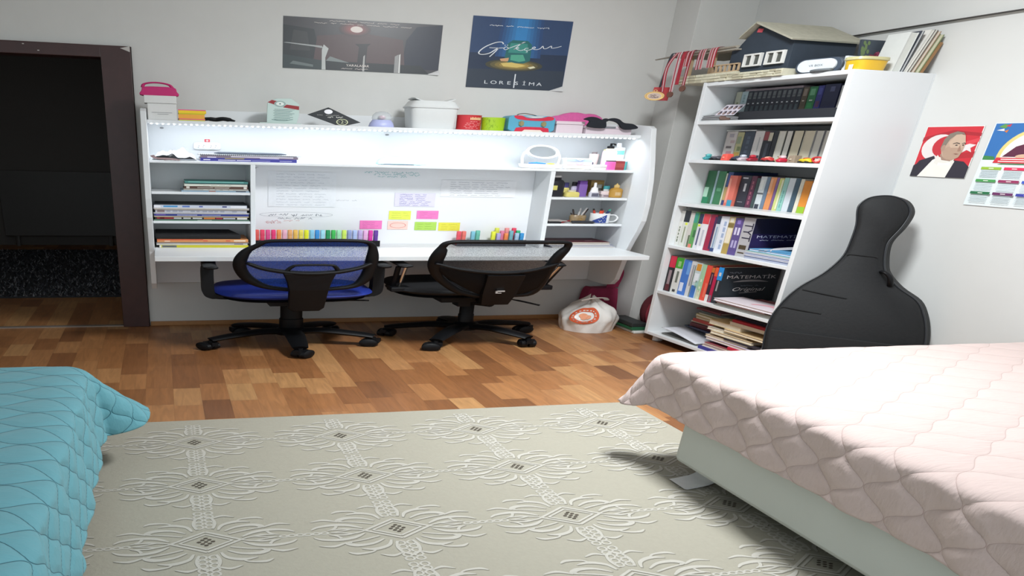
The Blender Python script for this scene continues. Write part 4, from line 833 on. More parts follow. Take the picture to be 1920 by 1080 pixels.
b = MB(); b.box(.925, 1.165, 3.575, 3.645, Z3+.0003, Z3+.004); b.build('floor_panel', cm(70, 72, 80), tr2)
b = MB(); b.box(.925, 1.165, 3.570, 3.5748, Z3+.0003, Z3+.05); b.build('front_wall', cm(70, 72, 80), tr2)
GH = 'highlighters in the grey pen rack'
for x, c, nm, dy, dz in ((.937, (232, 84, 100), 'red', 0, 0), (.955, (236, 120, 110), 'salmon', .005, 0), (.985, (130, 196, 216), 'light blue', 0, 0), (1.003, (110, 190, 170), 'sea green', .005, .006), (1.056, (232, 236, 70), 'lemon', 0, 0), (1.073, (180, 170, 220), 'lilac', -.004, -.014), (1.090, (222, 130, 160), 'rose', .012, .004), (1.100, (240, 140, 80), 'tangerine', -.004, -.014), (1.122, (120, 180, 190), 'grey teal', .012, .004), (1.138, (170, 200, 226), 'powder blue', -.004, -.012), (1.146, (60, 180, 120), 'emerald', .012, .006), (1.155, (60, 150, 210), 'azure', -.004, -.012)):
    highlighter(x, 3.605+dy, Z3+.0045, c, nm+' highlighter with dark emblem in the grey pen rack', GH, .108+dz)
for x, c, nm in ((1.075, (220, 226, 90), 'yellow-green'), (1.11, (236, 150, 150), 'pink'), (1.135, (232, 70, 100), 'crimson')):
    highlighter(x, 3.632, Z3+.0045, c, nm+' highlighter sticking up at the back of the grey pen rack', GH, .132)

# ---------------------------------------------------------------- bookcase
BA = Vector((1.53, 3.255, 0)); BU = Vector((.0482, -.99884, 0)); BN = Vector((.99884, .0482, 0))
BC = fr(BA, BU, BN, (0, 0, 1))
def bcp(u, v, z): return tuple(BC @ Vector((u, v, z)))
case = thing('bookcase', bcp(.36, .11, 0), 'tall white open bookcase full of books by the right wall', 'bookcase')
MB(BC).box(0, .02, 0, .23, .047, 1.902).build('side_panel', WHITE, case, bevel=.002)
MB(BC).box(.706, .726, 0, .23, .047, 1.902).build('side_panel', WHITE, case, bevel=.002)
MB(BC).box(.0, .726, .2302, .2352, .047, 1.902).build('back_panel', WHITE, case)
MB(BC).box(.0203, .7057, .001, .2298, 1.878, 1.9015).build('top_board', WHITE, case, bevel=.002)
SZ = [1.650, 1.390, 1.083, .768, .410, .070]
for z in SZ: MB(BC).box(.0203, .7057, .001, .2298, z-.023, z).build('shelf', WHITE, case, bevel=.002)
for u in (.05, .675):
    for v in (.03, .2): MB(BC @ Matrix.Translation((u, v, 0))).lathe([(.016, 0), (.018, .002), (.018, .036), (.014, .046)], 14).build('foot', WHITE, case, smooth=40)
for z in (1.045, 1.00, .93): MB(BC).tube([(.0201, .035, z), (.0205, .035, z)], .003, 8).build('peg_hole', mat('hole_grey', (120, 120, 120), .8), case)

def stand(u0, u1, v, z, h, col, label, group, marks=(), d=.15, lean=0, **k):
    M = BC @ Matrix.Translation((u1, v, z)) @ Matrix.Rotation(radians(lean), 4, 'Y') @ fr((0, 0, 0), (0, 0, 1), (0, 1, 0))
    return book(M, h, d, (u1-u0)*.985, col, label, group, marks, origin=tuple(BC @ Vector(((u0+u1)/2, v+d/2, z))), **k)
def row(z, v, data, group, d=.15):
    for t in data:
        u0, u1, h, col, lab = t[:5]; mk_ = t[5] if len(t) > 5 else (); kw = t[6] if len(t) > 6 else {}
        stand(u0, u1, v+kw.pop('dv', 0), z+.0003, h, col, lab, group, mk_, kw.pop('d', d), **kw)
W_ = (232, 232, 232); K_ = (34, 36, 44)
# --- shelf one: dark volumes behind a black tray, flat albums and a stamp card
Z = SZ[0]; G1 = 'volumes on the top bookcase shelf'
b = MB(BC); b.box(.145, .70, .06, .21, Z+.0003, Z+.062); tag(b.build('storage_box', mat('box_black', (38, 40, 46), .6), bevel=.003), 'long low black box under the dark volumes on the top shelf', 'box')
Z1b = Z+.0628
row(Z1b, .10, [(.030+.002, .062, .135, (214, 216, 196), 'cream volume at the left end of the top shelf row', [(.05, .5, .3, .6, (150, 160, 120))], {}),], G1, .11)
o_ = [(.064, .098, .135, (190, 210, 214), 'pale blue volume second in the top shelf row', letters(1, .2, .9, (150, 180, 186)))]
names = ['first', 'second', 'third', 'fourth', 'fifth', 'sixth', 'seventh', 'eighth', 'ninth', 'tenth', 'eleventh']
us = [.100, .127, .153, .179, .204, .229, .254, .279, .304, .329, .354, .379]
for i in range(11):
    o_.append((us[i], us[i+1]-.001, .135-.0007*(i % 3), (48+4*(i % 2), 54, 64), names[i]+' dark slate volume from the left on the top shelf', [(.05, .28, .25, .8, (74, 86, 92)), (.38, .43, .35, .7, (216, 220, 222)), (.62, .93, .2, .8, (108, 114, 116)), (.7, .74, .2, .8, (70, 76, 84))]))
o_ += [(.380, .408, .134, (92, 82, 66), 'brown volume beside the green one on the top shelf', [(.62, .93, .2, .8, (140, 126, 114)), (.38, .43, .35, .7, (206, 196, 180))]), (.410, .447, .136, (50, 120, 76), 'green volume on the top shelf', [(.1, .3, .2, .8, (60, 150, 90)), (.62, .9, .2, .8, (110, 170, 130)), (.38, .43, .3, .7, (210, 220, 206))]),
       (.449, .476, .138, (56, 60, 130), 'violet-blue volume right of the green one on the top shelf', [(.1, .35, .2, .8, (96, 60, 100)), (.62, .9, .2, .8, (76, 84, 160))]), (.478, .545, .142, (40, 46, 78), 'thick navy volume near the right end of the top shelf', [(.7, .9, .3, .6, (90, 96, 130))])]
o_ += [(.552, .60, .130, (224, 222, 218), 'white volume with a red mark at the right end of the top shelf', [(.1, .5, .1, .4, (150, 60, 66))])]
row(Z1b, .10, o_, G1, .11)
b = MB(BC); b.box(.06, .36, .11, .2, Z1b+.1362, Z1b+.150); tag(b.build('paper_pad', mat('mauve_paper', (196, 180, 186), .8)), 'mauve paper pad lying on top of the dark volumes', 'paper pad')
GA = 'flat albums at the left of the top shelf'
for i, (u0, u1, v0, z, h, c, lb) in enumerate(((.026, .136, .005, 0, .010, (120, 122, 124), 'grey patterned album at the bottom of the top shelf pile'), (.03, .138, .006, .0105, .010, (40, 42, 46), 'black album in the middle of the top shelf pile'), (.028, .134, .008, .021, .012, (30, 32, 38), 'black ring album on top of the top shelf pile'))):
    book(BC @ Matrix.Translation((u0, v0, Z+.0003+z)), u1-u0, .088, h, c, lb, GA, (), True, pcol=(190, 190, 192))
b = MB(BC); b.ball((.139, .022, Z+.012), .0055, .018, .0118); b.ball((.135, .016, Z+.02), .006, .012, .012); tag(b.build('pouch', mat('brown_pouch', (112, 88, 80), .8, 0, .2), smooth=180), 'small brown pouch right of the flat albums on the top shelf', 'pouch')
# card of eight portraits leaning on the books
t = thing('photo_card', bcp(.09, .04, Z+.036), 'pale card printed with eight dark ovals leaning on the top shelf', 'card')
FC = BC @ fr((.055, .03, Z+.0355), (.072, .024, .004), (.0, .028, .074))
b = MB(FC); b.prism([(0, 0), (1, .0), (1.05, 1), (.10, 1)], -.0015/.2, 0); b.build('card', mat('card_lilac', (204, 196, 206), .7), t)
b = MB(FC)
for j in range(2):
    for i in range(4):
        c = (.17+.235*i+.045*j, .25+.46*j); b.face([(c[0]+.085*cos(a), c[1]+.17*sin(a)) for a in [2*pi*k/12 for k in range(12)]], .003); 
        b.face([(c[0]-.03+.06*cos(a), c[1]-.05+.09*sin(a)) for a in [2*pi*k/10 for k in range(10)]], .005, 1)
b.build('portraits', [cm(70, 62, 72), cm(150, 126, 120)], t)
b = MB(BC); b.grid(6, 4, lambda u, v: (.024+.03*u, .012+.055*v, Z+.0358+.004+.055*v*(1-.55*(1-u)))); o = b.build('clear_sleeve', mat('clear_film', (226, 230, 232), .15, 0, .01, 10, 0, None, .45)); tag(o, 'clear plastic sleeve behind the card of ovals', 'sleeve')

# --- shelf two: white-edged books and figurines
Z = SZ[1]; G2 = 'books on the second bookcase shelf'
row(Z, .095, [(.045, .108, .196, (214, 204, 200), 'white and rose floral book at the left of the second shelf', [(.2, .32, .2, .7, (200, 150, 160)), (.42, .5, .3, .8, (120, 110, 110)), (.6, .7, .1, .5, (196, 170, 170)), (.8, .92, .3, .7, (180, 170, 176))]),
    (.110, .146, .19, (190, 186, 140), 'yellow-green floral book on the second shelf', [(.05, .3, .1, .9, (196, 160, 80)), (.35, .5, .1, .6, (130, 140, 96)), (.6, .85, .3, .9, (150, 160, 130))]),
    (.148, .205, .195, (62, 72, 86), 'dark slate book left of the white one on the second shelf', letters(3, .1, .9, (90, 100, 116))),
    (.207, .256, .197, (224, 220, 216), 'white book with a dark foot on the second shelf', [(.0, .2, .0, 1, (60, 62, 80)), (.3, .8, .35, .45, (180, 180, 180))]),
    (.258, .305, .196, (40, 44, 52), 'black book with red and cream top on the second shelf', [(.7, .98, .5, 1, (150, 70, 76)), (.68, .95, .04, .46, (206, 200, 176)), (.1, .6, .3, .6, (70, 76, 86))]),
    (.307, .329, .196, (44, 50, 54), 'thin black book right of the red-topped one on the second shelf')]+
    [(.331, .364, .197, (222, 220, 204), 'first pages-out cream book on the second shelf, after the black ones', [], dict(pages_out=True, pcol=(222, 220, 208))), (.368, .400, .197, (50, 54, 54), 'narrow pages-out book with black cover on the second shelf', [], dict(pages_out=True, pcol=(224, 222, 212))),
     (.403, .452, .198, (60, 62, 58), 'thick cream pages-out book with dark cover on the second shelf', [], dict(pages_out=True, pcol=(220, 212, 186))), (.455, .505, .197, (196, 196, 186), 'thick cream pages-out book with grey cover on the second shelf', [], dict(pages_out=True, pcol=(220, 212, 188))),
     (.508, .545, .197, (150, 150, 156), 'pale pages-out book with mid-grey cover on the second shelf', [], dict(pages_out=True, pcol=(216, 214, 204))), (.548, .585, .197, (126, 126, 132), 'pages-out book with dark grey cover near the right of the second shelf', [], dict(pages_out=True, pcol=(220, 218, 210))),
     (.588, .628, .197, (214, 196, 120), 'cream pages-out book with pale yellow cover on the second shelf', [], dict(pages_out=True, pcol=(226, 216, 176))), (.631, .668, .197, (222, 196, 76), 'yellow book at the right end of the second shelf', [(.1, .9, .2, .5, (232, 214, 110))])], G2, .13)
b = MB(BC); b.box(.03, .2, .10, .22, Z+.1985, Z+.206); tag(b.build('paper_pad', PAPER), 'white paper pad lying on the left books of the second shelf', 'paper pad')
GF = 'small figurines in front of the second shelf books'
def fig(u, v, z, kind, cols, label):
    t = thing('figurine', bcp(u, v, z), label, 'figurine', GF); M = BC @ Matrix.Translation((u, v, z+.0003)); c = [cm(*q, .4) for q in cols]
    if kind == 'blob':
        b = MB(M); b.lathe([(.011, 0), (.016, .004), (.017, .014), (.012, .022), (.006, .026)], 16, 0, None, 1.0, 1.0); b.build('body', c[0], t, smooth=180)
        b = MB(M); b.ball((.002, -.002, .032), .010, .010, .0105); h = b.build('head', c[1], t, smooth=180)
        b = MB(M); [b.ball((.002+s*.004, -.0115, .034), .0016, .0012, .002) for s in (-1, 1)]; b.build('eyes', cm(30, 30, 34), h)
        b = MB(M); [b.ball((s*.013, -.006, .013), .005, .008, .004) for s in (-1, 1)]; b.build('arms', c[0], t, smooth=180)
    elif kind == 'box':
        b = MB(M); b.add([(-.019, -.012, 0), (.016, -.012, 0), (.018, .012, 0), (-.02, .012, 0), (-.015, -.010, .042), (.012, -.010, .045), (.015, .01, .045), (-.014, .01, .044)], [(3, 2, 1, 0), (4, 5, 6, 7), (0, 1, 5, 4), (1, 2, 6, 5), (2, 3, 7, 6), (3, 0, 4, 7)]); b.build('body', c[0], t, bevel=.004)
        b = MB(M); b.ball((-.002, -.012, .02), .006, .003, .006); b.build('face', c[1], t, smooth=180)
    elif kind == 'car':
        b = MB(M); b.tube([(-.026, 0, .012), (-.018, 0, .016), (.012, 0, .018), (.026, 0, .011)], [.007, .011, .012, .006], 10); b.build('body', c[0], t, smooth=180)
        b = MB(M); b.ball((.0, 0, .026), .014, .009, .008); b.build('cabin', c[1], t, smooth=180)
        for x in (-.015, .015): b = MB(M); b.tube([(x, -.013, .006), (x, .013, .006)], .0058, 10); b.build('wheel_pair', cm(34, 34, 38), t, smooth=40)
    elif kind == 'ring':
        b = MB(M); b.tube([(.020*cos(a), .002*sin(2*a), .0215+.016*sin(a)) for a in [2*pi*k/20 for k in range(20)]], .0045, 8, True); b.build('hoop', c[0], t, smooth=180)
        b = MB(M); b.ball((.0, 0, .018), .011, .006, .011); b.build('body', c[1], t, smooth=180)
for a in ((.085, .03, 'blob', [(70, 160, 166), (110, 196, 196)], 'teal figurine at the left end of the second shelf'), (.125, .035, 'car', [(84, 84, 92), (176, 170, 176)], 'grey toy car figurine second from left on the second shelf'), (.163, .045, 'car', [(130, 112, 124), (90, 80, 84)], 'mauve toy car figurine left of the coral one'),
          (.196, .03, 'box', [(238, 96, 84), (250, 150, 130)], 'coral red box-shaped figurine on the second shelf'), (.245, .035, 'car', [(60, 66, 84), (76, 80, 92)], 'dark navy toy car figurine right of the coral one'), (.285, .03, 'blob', [(196, 180, 186), (206, 214, 226)], 'pale pink and grey figurine on the second shelf'),
          (.335, .03, 'blob', [(150, 30, 50), (196, 50, 66)], 'deep red figurine in the middle of the second shelf'), (.415, .03, 'car', [(196, 60, 60), (232, 170, 150)], 'red toy car figurine with pale cabin on the second shelf'), (.465, .04, 'blob', [(206, 180, 140), (214, 190, 160)], 'beige figurine beside the bright red one'),
          (.495, .025, 'blob', [(196, 30, 60), (232, 200, 206)], 'bright red figurine with white head on the second shelf'), (.53, .04, 'box', [(150, 134, 116), (186, 170, 150)], 'grey-brown box-shaped figurine on the second shelf'), (.60, .03, 'car', [(226, 200, 40), (196, 90, 40)], 'yellow toy car figurine near the right of the second shelf'), (.648, .03, 'ring', [(206, 50, 50), (240, 180, 170)], 'red hoop figurine at the right end of the second shelf')):
    fig(a[0], a[1], Z, a[2], a[3], a[4])

# --- shelf three
Z = SZ[2]; G3 = 'books on the third bookcase shelf'
row(Z, .075, [(.028, .080, .232, (52, 110, 76), 'dark green book with pale triangle at the left of the third shelf', [(.2, .5, .5, 1, (176, 214, 190)), (.0, .2, .3, 1, (40, 130, 90))]), (.082, .094, .234, (150, 176, 180), 'thin grey-blue book between the green ones'), (.096, .138, .232, (56, 120, 80), 'mid green book second from left on the third shelf', [(.4, .5, .2, .8, (96, 160, 120))]),
    (.140, .148, .22, (206, 210, 190), 'thin cream book right of the green ones on the third shelf'), (.150, .180, .23, (54, 72, 122), 'navy and tan book on the third shelf', [(.15, .55, .0, 1, (190, 160, 104)), (.6, .95, .5, .9, (70, 90, 150))]), (.182, .226, .208, (220, 116, 100), 'salmon book with a teal foot on the third shelf', [(.0, .2, .0, .6, (60, 150, 180)), (.1, .9, .7, .95, (236, 160, 140))], dict(dv=-.01)),
    (.228, .286, .212, (46, 48, 60), 'thick black book with white lettering on the third shelf', [(.5, .75, .3, .5, (206, 206, 210)), (.9, .94, .3, .8, (206, 206, 210)), (.15, .17, .3, .8, (150, 150, 156))]), (.288, .316, .212, (92, 46, 70), 'maroon-black book on the third shelf', letters(3, .1, .9, (160, 90, 110))), (.318, .335, .2, (60, 76, 76), 'thin dark grey-green book on the third shelf'),
    (.337, .368, .212, (206, 212, 214), 'white and pale blue book on the third shelf', [(.0, .14, .2, .9, (60, 64, 76)), (.45, .5, 0, 1, (96, 100, 106)), (.6, .9, .3, .8, (226, 228, 226))]), (.370, .387, .21, (110, 130, 152), 'slate blue book on the third shelf'), (.389, .418, .21, (222, 146, 92), 'orange book in the middle of the third shelf', [(.5, .95, .5, .95, (226, 170, 130))]),
    (.420, .432, .21, (126, 96, 150), 'thin purple book right of the orange one on the third shelf'), (.434, .456, .208, (206, 210, 130), 'pale yellow-green book on the third shelf', [(.05, .95, .0, .35, (226, 226, 196))]), (.458, .480, .212, (150, 200, 190), 'mint book on the third shelf', letters(5, .1, .8, (110, 170, 160))), (.482, .512, .212, (206, 214, 220), 'white-blue book near the right of the third shelf'),
    (.514, .536, .214, (66, 90, 106), 'dark teal-grey book near the right of the third shelf'), (.538, .555, .21, (224, 218, 200), 'cream book between dark teal and orange on the third shelf'), (.557, .592, .2, (222, 140, 48), 'orange book with lime foot near the right of the third shelf', [(.0, .2, .0, 1, (150, 190, 50))]), (.594, .612, .19, (226, 224, 232), 'thin white book beside the last orange one on the third shelf'), (.614, .645, .2, (190, 104, 150), 'pink and purple book at the right end of the third shelf', [(.1, .9, .5, .95, (150, 110, 180)), (.05, .5, .1, .45, (206, 80, 110))])], G3)

# --- shelf four
Z = SZ[3]; G4 = 'books on the fourth bookcase shelf'
row(Z, .02, [(.021, .046, .255, (224, 224, 220), 'white study book against the left side of the fourth shelf', letters(1, .1, .6, (120, 130, 110))+[(.7, .95, .2, .9, (206, 206, 204))]), (.048, .084, .262, (214, 216, 208), 'white study book with black top and yellow tag on the fourth shelf', [(.68, 1, .0, 1, (36, 42, 52)), (.6, .66, .2, .6, (222, 232, 60)), (.1, .55, .4, .6, (140, 150, 120))]),
    (.086, .110, .25, (206, 202, 196), 'grey-white book left of the green one on the fourth shelf', [(.0, .35, .0, .4, (90, 110, 80))]), (.112, .140, .258, (96, 160, 90), 'green book with teal top on the fourth shelf', [(.7, .97, .2, 1, (60, 150, 130)), (.0, .1, .3, 1, (220, 130, 110)), (.3, .5, .0, .5, (60, 110, 70))]), (.142, .166, .25, (216, 216, 222), 'white book with navy top and yellow tag on the fourth shelf', [(.72, 1, 0, 1, (46, 56, 84)), (.64, .7, .3, .9, (214, 230, 60)), (.1, .6, .1, .4, (60, 66, 110))]),
    (.168, .206, .254, (230, 228, 232), 'white book with red top on the fourth shelf', [(.72, 1, 0, 1, (214, 70, 80)), (.1, .55, .4, .7, (190, 190, 200))]), (.208, .248, .254, (160, 34, 70), 'crimson book on the fourth shelf', [(.05, .95, 0, .25, (60, 40, 84))]), (.250, .272, .25, (196, 206, 214), 'pale grey book with navy top on the fourth shelf', [(.78, 1, 0, 1, (44, 52, 80)), (.1, .7, .3, .6, (130, 150, 180)), (.0, .1, 0, 1, (50, 70, 120))]),
    (.274, .318, .252, (222, 226, 236), 'white-blue book left of the gold one on the fourth shelf', letters(6, .1, .9, (160, 176, 206), .2, .5)), (.320, .352, .254, (206, 190, 140), 'gold and cream book on the fourth shelf', [(.0, .28, 0, 1, (176, 150, 80)), (.72, .84, 0, 1, (130, 112, 60)), (.3, .7, .1, .9, (232, 222, 200)), (.86, .97, .2, .8, (226, 220, 206))]), (.354, .398, .252, (92, 76, 136), 'purple book with white lettering on the fourth shelf', [(.55, .75, .15, .4, (214, 208, 230)), (.55, .75, .55, .8, (206, 200, 226)), (.2, .4, .15, .4, (176, 168, 206)), (.2, .4, .55, .8, (176, 168, 206)), (.84, .95, .3, .7, (140, 120, 190))])], G4, .17)
# the wide grey-spined maths book: purple cover faces the room
MT = BC @ Matrix.Translation((.460, .02, Z+.0003)) @ fr((0, 0, 0), (0, 0, 1), (0, 1, 0))
def tytc(b, mats):
    for c in ((44, 32, 80), (214, 210, 226), (40, 36, 60), (74, 60, 40), (28, 24, 50)): mats.append(cm(*c))
    n = len(mats); b.text('TYT', .068, n-3, fr((.168, -.0006, .028), (1, 0, 0), (0, 0, -1), (0, -1, 0)), stretch=1.0)
    b.box(.05, .078, -.0006, 0, .012, .05, n-2); b.box(.022, .03, -.0006, 0, .016, .05, n-2)
    b.box(.0, .262, .001, .17, -.0012, -.0001, n-5); b.box(.16, .262, .001, .17, -.0014, -.0012, n-1)
    F = fr((.14, .09, -.0016), (0, 1, 0), (1, 0, 0)); b.text('MATEMATİK', .026, n-4, F, stretch=1.0)
    F = fr((.118, .085, -.0016), (0, 1, 0), (1, 0, 0)); squiggle(b, -.055, .06, 0, .006, 71, .0014, n-4, M=F, zz=0)
book(MT, .262, .172, .060, (176, 174, 178), 'wide grey-spined TYT maths book with purple cover on the fourth shelf', G4, (), False, cover=tytc, origin=bcp(.43, .1, Z))
GS = 'flat magazines at the right of the fourth shelf'
z = Z+.0003
for i, (u0, u1, v0, h, c, lb, yw) in enumerate(((.475, .700, .006, .010, (200, 206, 222), 'pale blue magazine at the bottom of the fourth shelf pile', 0), (.470, .698, .008, .010, (150, 160, 190), 'slate magazine second from the bottom of the fourth shelf pile', 0), (.472, .700, .006, .010, (206, 208, 220), 'off-white magazine in the middle of the fourth shelf pile', 0), (.466, .696, .010, .009, (170, 178, 206), 'lavender magazine in the fourth shelf pile', 0),
        (.470, .700, .008, .009, (220, 222, 226), 'white magazine under the thin grey-green one', 0), (.468, .698, .012, .006, (130, 160, 150), 'thin grey-green magazine under the bright blue one', 0), (.476, .700, .014, .014, (104, 170, 216), 'bright blue magazine on top of the fourth shelf pile', 0))):
    book(BC @ Matrix.Translation((u0, v0, z)), u1-u0, .19, h-.0004, c, lb, GS, (), i % 2 == 0, pcol=(222, 224, 232), name='magazine', cat='magazine'); z += h
b = MB(BC); 
for k in range(3): b.tube(cr([(.53+.03*k, .012, z+.002), (.60, .015, z+.014+.004*k), (.66, .03, z+.030+.006*k), (.70, .06, z+.042+.006*k)], 5, False), .0016, 5)
tag(b.build('charging_cable', cm(226, 226, 232), smooth=180), 'white cable looped over the bright blue magazine', 'cable')

# --- shelf five
Z = SZ[4]; G5 = 'books on the fifth bookcase shelf'
row(Z, .02, [(.021, .066, .275, (36, 34, 40), 'black book with red top at the left of the fifth shelf', [(.68, 1, .0, .9, (206, 40, 70)), (.2, .6, .3, .7, (150, 130, 136)), (.02, .2, .2, .8, (90, 30, 40))]), (.068, .116, .272, (220, 220, 216), 'white book with green top on the fifth shelf', [(.7, 1, 0, 1, (70, 160, 50)), (.75, .9, .3, .7, (170, 214, 150)), (.3, .62, .3, .6, (110, 116, 106)), (.03, .1, .3, .7, (60, 60, 60))]), (.118, .166, .266, (70, 120, 200), 'bright blue book on the fifth shelf', [(.1, .35, .4, .9, (214, 222, 240)), (.6, .95, .0, .4, (110, 160, 220))]),
    (.168, .198, .266, (206, 206, 206), 'grey-white book right of the blue one on the fifth shelf', [(.3, .9, .3, .6, (150, 150, 156)), (.0, .9, 0, .14, (90, 110, 100))]), (.200, .236, .262, (190, 204, 206), 'pale book with orange top and blue foot on the fifth shelf', [(.78, .97, .1, .9, (206, 140, 50)), (.45, .7, .2, .9, (224, 230, 236)), (.0, .35, .2, 1, (60, 110, 180)), (.3, .5, 0, .5, (150, 190, 180))]),
    (.238, .263, .258, (160, 196, 160), 'pale green book on the fifth shelf', letters(4, .1, .6, (214, 222, 200))+[(.0, .25, .1, .9, (206, 206, 180))]), (.265, .296, .258, (220, 76, 58), 'red-orange book on the fifth shelf', [(.1, .5, .1, .5, (226, 110, 90))]), (.298, .316, .252, (50, 36, 52), 'narrow black book with white foot on the fifth shelf', [(.0, .2, 0, 1, (222, 216, 214)), (.5, .8, .3, .6, (140, 100, 110)), (.85, .99, 0, 1, (190, 110, 50))]), (.318, .336, .255, (176, 30, 70), 'crimson book with orange top on the fifth shelf', [(.75, 1, 0, 1, (222, 90, 50)), (.02, .2, .2, .8, (120, 110, 120))])], G5, .17)
MO = BC @ Matrix.Translation((.368, .02, Z+.0003)) @ fr((0, 0, 0), (0, 0, 1), (0, 1, 0))
def orc(b, mats):
    for c in ((38, 46, 52), (206, 206, 204), (150, 150, 150), (40, 140, 214), (120, 130, 140)): mats.append(cm(*c))
    n = len(mats)
    b.box(.17, .262, -.0006, 0, .001, .029, n-2); b.box(.20, .225, -.0009, -.0006, .010, .022, n-4); b.box(.09, .165, -.0006, 0, .012, .02, n-3)
    b.box(.0, .264, .001, .192, -.0012, -.0001, n-5)
    T = lambda x, y: fr((x, y, -.0016), (0, 1, 0), (1, 0, 0))
    b.text('MATEMATİK', .034, n-4, T(.195, .098), stretch=.88); squiggle(b, -.06, -.005, 0, .012, 81, .0018, n-1, M=T(.228, .08), zz=0)
    b.strip([(-.06, 0), (-.03, .007), (0, .009), (.03, .007), (.06, 0)], [.001, .006, .007, .006, .001], 0, n-3, T(.160, .1))
    b.text('Original', .038, n-4, T(.105, .095), stretch=.9, shear=.35); b.strip([(-.03, -.004), (.03, .004)], [.001, .0016], 0, n-4, T(.082, .10))
    squiggle(b, -.03, .03, 0, .006, 83, .001, n-1, M=T(.134, .1), zz=0)
book(MO, .264, .195, .030, (40, 44, 50), 'black maths book with silver lettered cover and blue spine top on the fifth shelf', G5, (), False, cover=orc, origin=bcp(.353, .1, Z))
GM = 'flat magazines at the right of the fifth shelf'
z = Z+.0003
for i, (u0, u1, v0, h, c, lb, d) in enumerate(((.385, .70, .005, .012, (110, 108, 104), 'dark grey magazine at the bottom of the fifth shelf pile', .20), (.392, .695, .008, .012, (150, 150, 140), 'grey magazine second from the bottom of the fifth shelf pile', .19), (.388, .66, .006, .010, (186, 110, 116), 'dull red magazine in the fifth shelf pile', .16), (.380, .70, .003, .018, (226, 216, 222), 'pinkish white magazine at the front of the fifth shelf pile', .10))):
    book(BC @ Matrix.Translation((u0, v0, z)), u1-u0, d, h-.0004, c, lb, GM, (), True, pcol=(196, 196, 192) if i < 2 else (230, 226, 230), name='magazine', cat='magazine'); z += h
b = MB(BC); b.strip([(.60+.06*cos(a), .035+.03*sin(a)) for a in [pi*k/14 for k in range(15)]], .01, z+.0004, 0); tag(b.build('paper_band', cm(226, 166, 176)), 'curved pink paper band on the pinkish white magazine', 'paper')
book(BC @ Matrix.Translation((.56, .105, z-.0175)), .14, .10, .010, (60, 120, 130), 'teal exercise book behind the pinkish white magazine', GM, (), False, name='magazine', cat='magazine')
book(BC @ Matrix.Translation((.575, .108, z-.0070)), .125, .10, .008, (210, 216, 220), 'pale exercise book on the teal one on the fifth shelf', GM, (), True, name='magazine', cat='magazine')
book(BC @ Matrix.Translation((.585, .11, z+.0012)), .118, .10, .009, (90, 140, 190), 'blue exercise book on top behind the pinkish white magazine', GM, (), True, name='magazine', cat='magazine')

# --- bottom shelf: untidy stacks
Z = SZ[5]; GB = 'untidy books on the bottom bookcase shelf'
def lay(u0, u1, v0, z, h, c, lb, yaw=0, po=False, d=.13, g=GB, pc=None, **k):
    return book(BC @ Matrix.Translation((u0, v0, z)) @ Matrix.Rotation(radians(yaw), 4, 'Z'), u1-u0, d, h-.0004, c, lb, g, (), po, pcol=pc, **k)
z = Z+.0003; r_ = random.Random(4)
b = MB(BC)
def ben(u, v): return (.09+.24*u, .012+.17*v, Z+.058-.038*u**1.5+.002*sin(5*u)+.005*v)
b.grid(16, 8, ben); o = b.build('ring_binder_cover', mat('binder_white', (206, 208, 216), .5), smooth=60); s = o.modifiers.new('solid', 'SOLIDIFY'); s.thickness = .003
tag(o, 'white document folder curving down at the front of the bottom shelf', 'folder')
lay(.085, .335, .02, Z+.0003, .012, (120, 122, 118), 'grey file under the white folder on the bottom shelf', po=True, d=.17, pc=(150, 150, 146))
for u0, u1, v0, h, c, yw, po, lb in ((.10, .26, .09, .010, (60, 70, 92), 0, False, 'slate folder under the left bottom stack'), (.16, .33, .075, .014, (32, 36, 66), -2, False, 'navy book at the base of the left bottom stack'), (.15, .31, .08, .028, (96, 36, 44), 1, False, 'maroon book in the left bottom stack'), (.14, .32, .085, .016, (150, 120, 116), 2, True, 'grey-rose book in the left bottom stack'),
                                      (.16, .30, .08, .022, (170, 56, 46), -1, False, 'red book in the left bottom stack'), (.17, .33, .082, .016, (206, 176, 130), 0, True, 'tan book in the left bottom stack'), (.16, .31, .085, .020, (186, 166, 90), -2, True, 'mustard book in the left bottom stack'), (.17, .34, .088, .012, (190, 196, 170), 0, True, 'pale green book near the top of the left bottom stack'), (.18, .36, .09, .016, (92, 104, 104), 1, False, 'grey-green book near the top of the left bottom stack'), (.14, .30, .095, .014, (120, 60, 66), -1, False, 'dark rose book on top of the left bottom stack')):
    lay(u0, u1, v0, Z+.068+z-Z, h, c, lb, yw, po, .12); z += h
z = Z+.0003
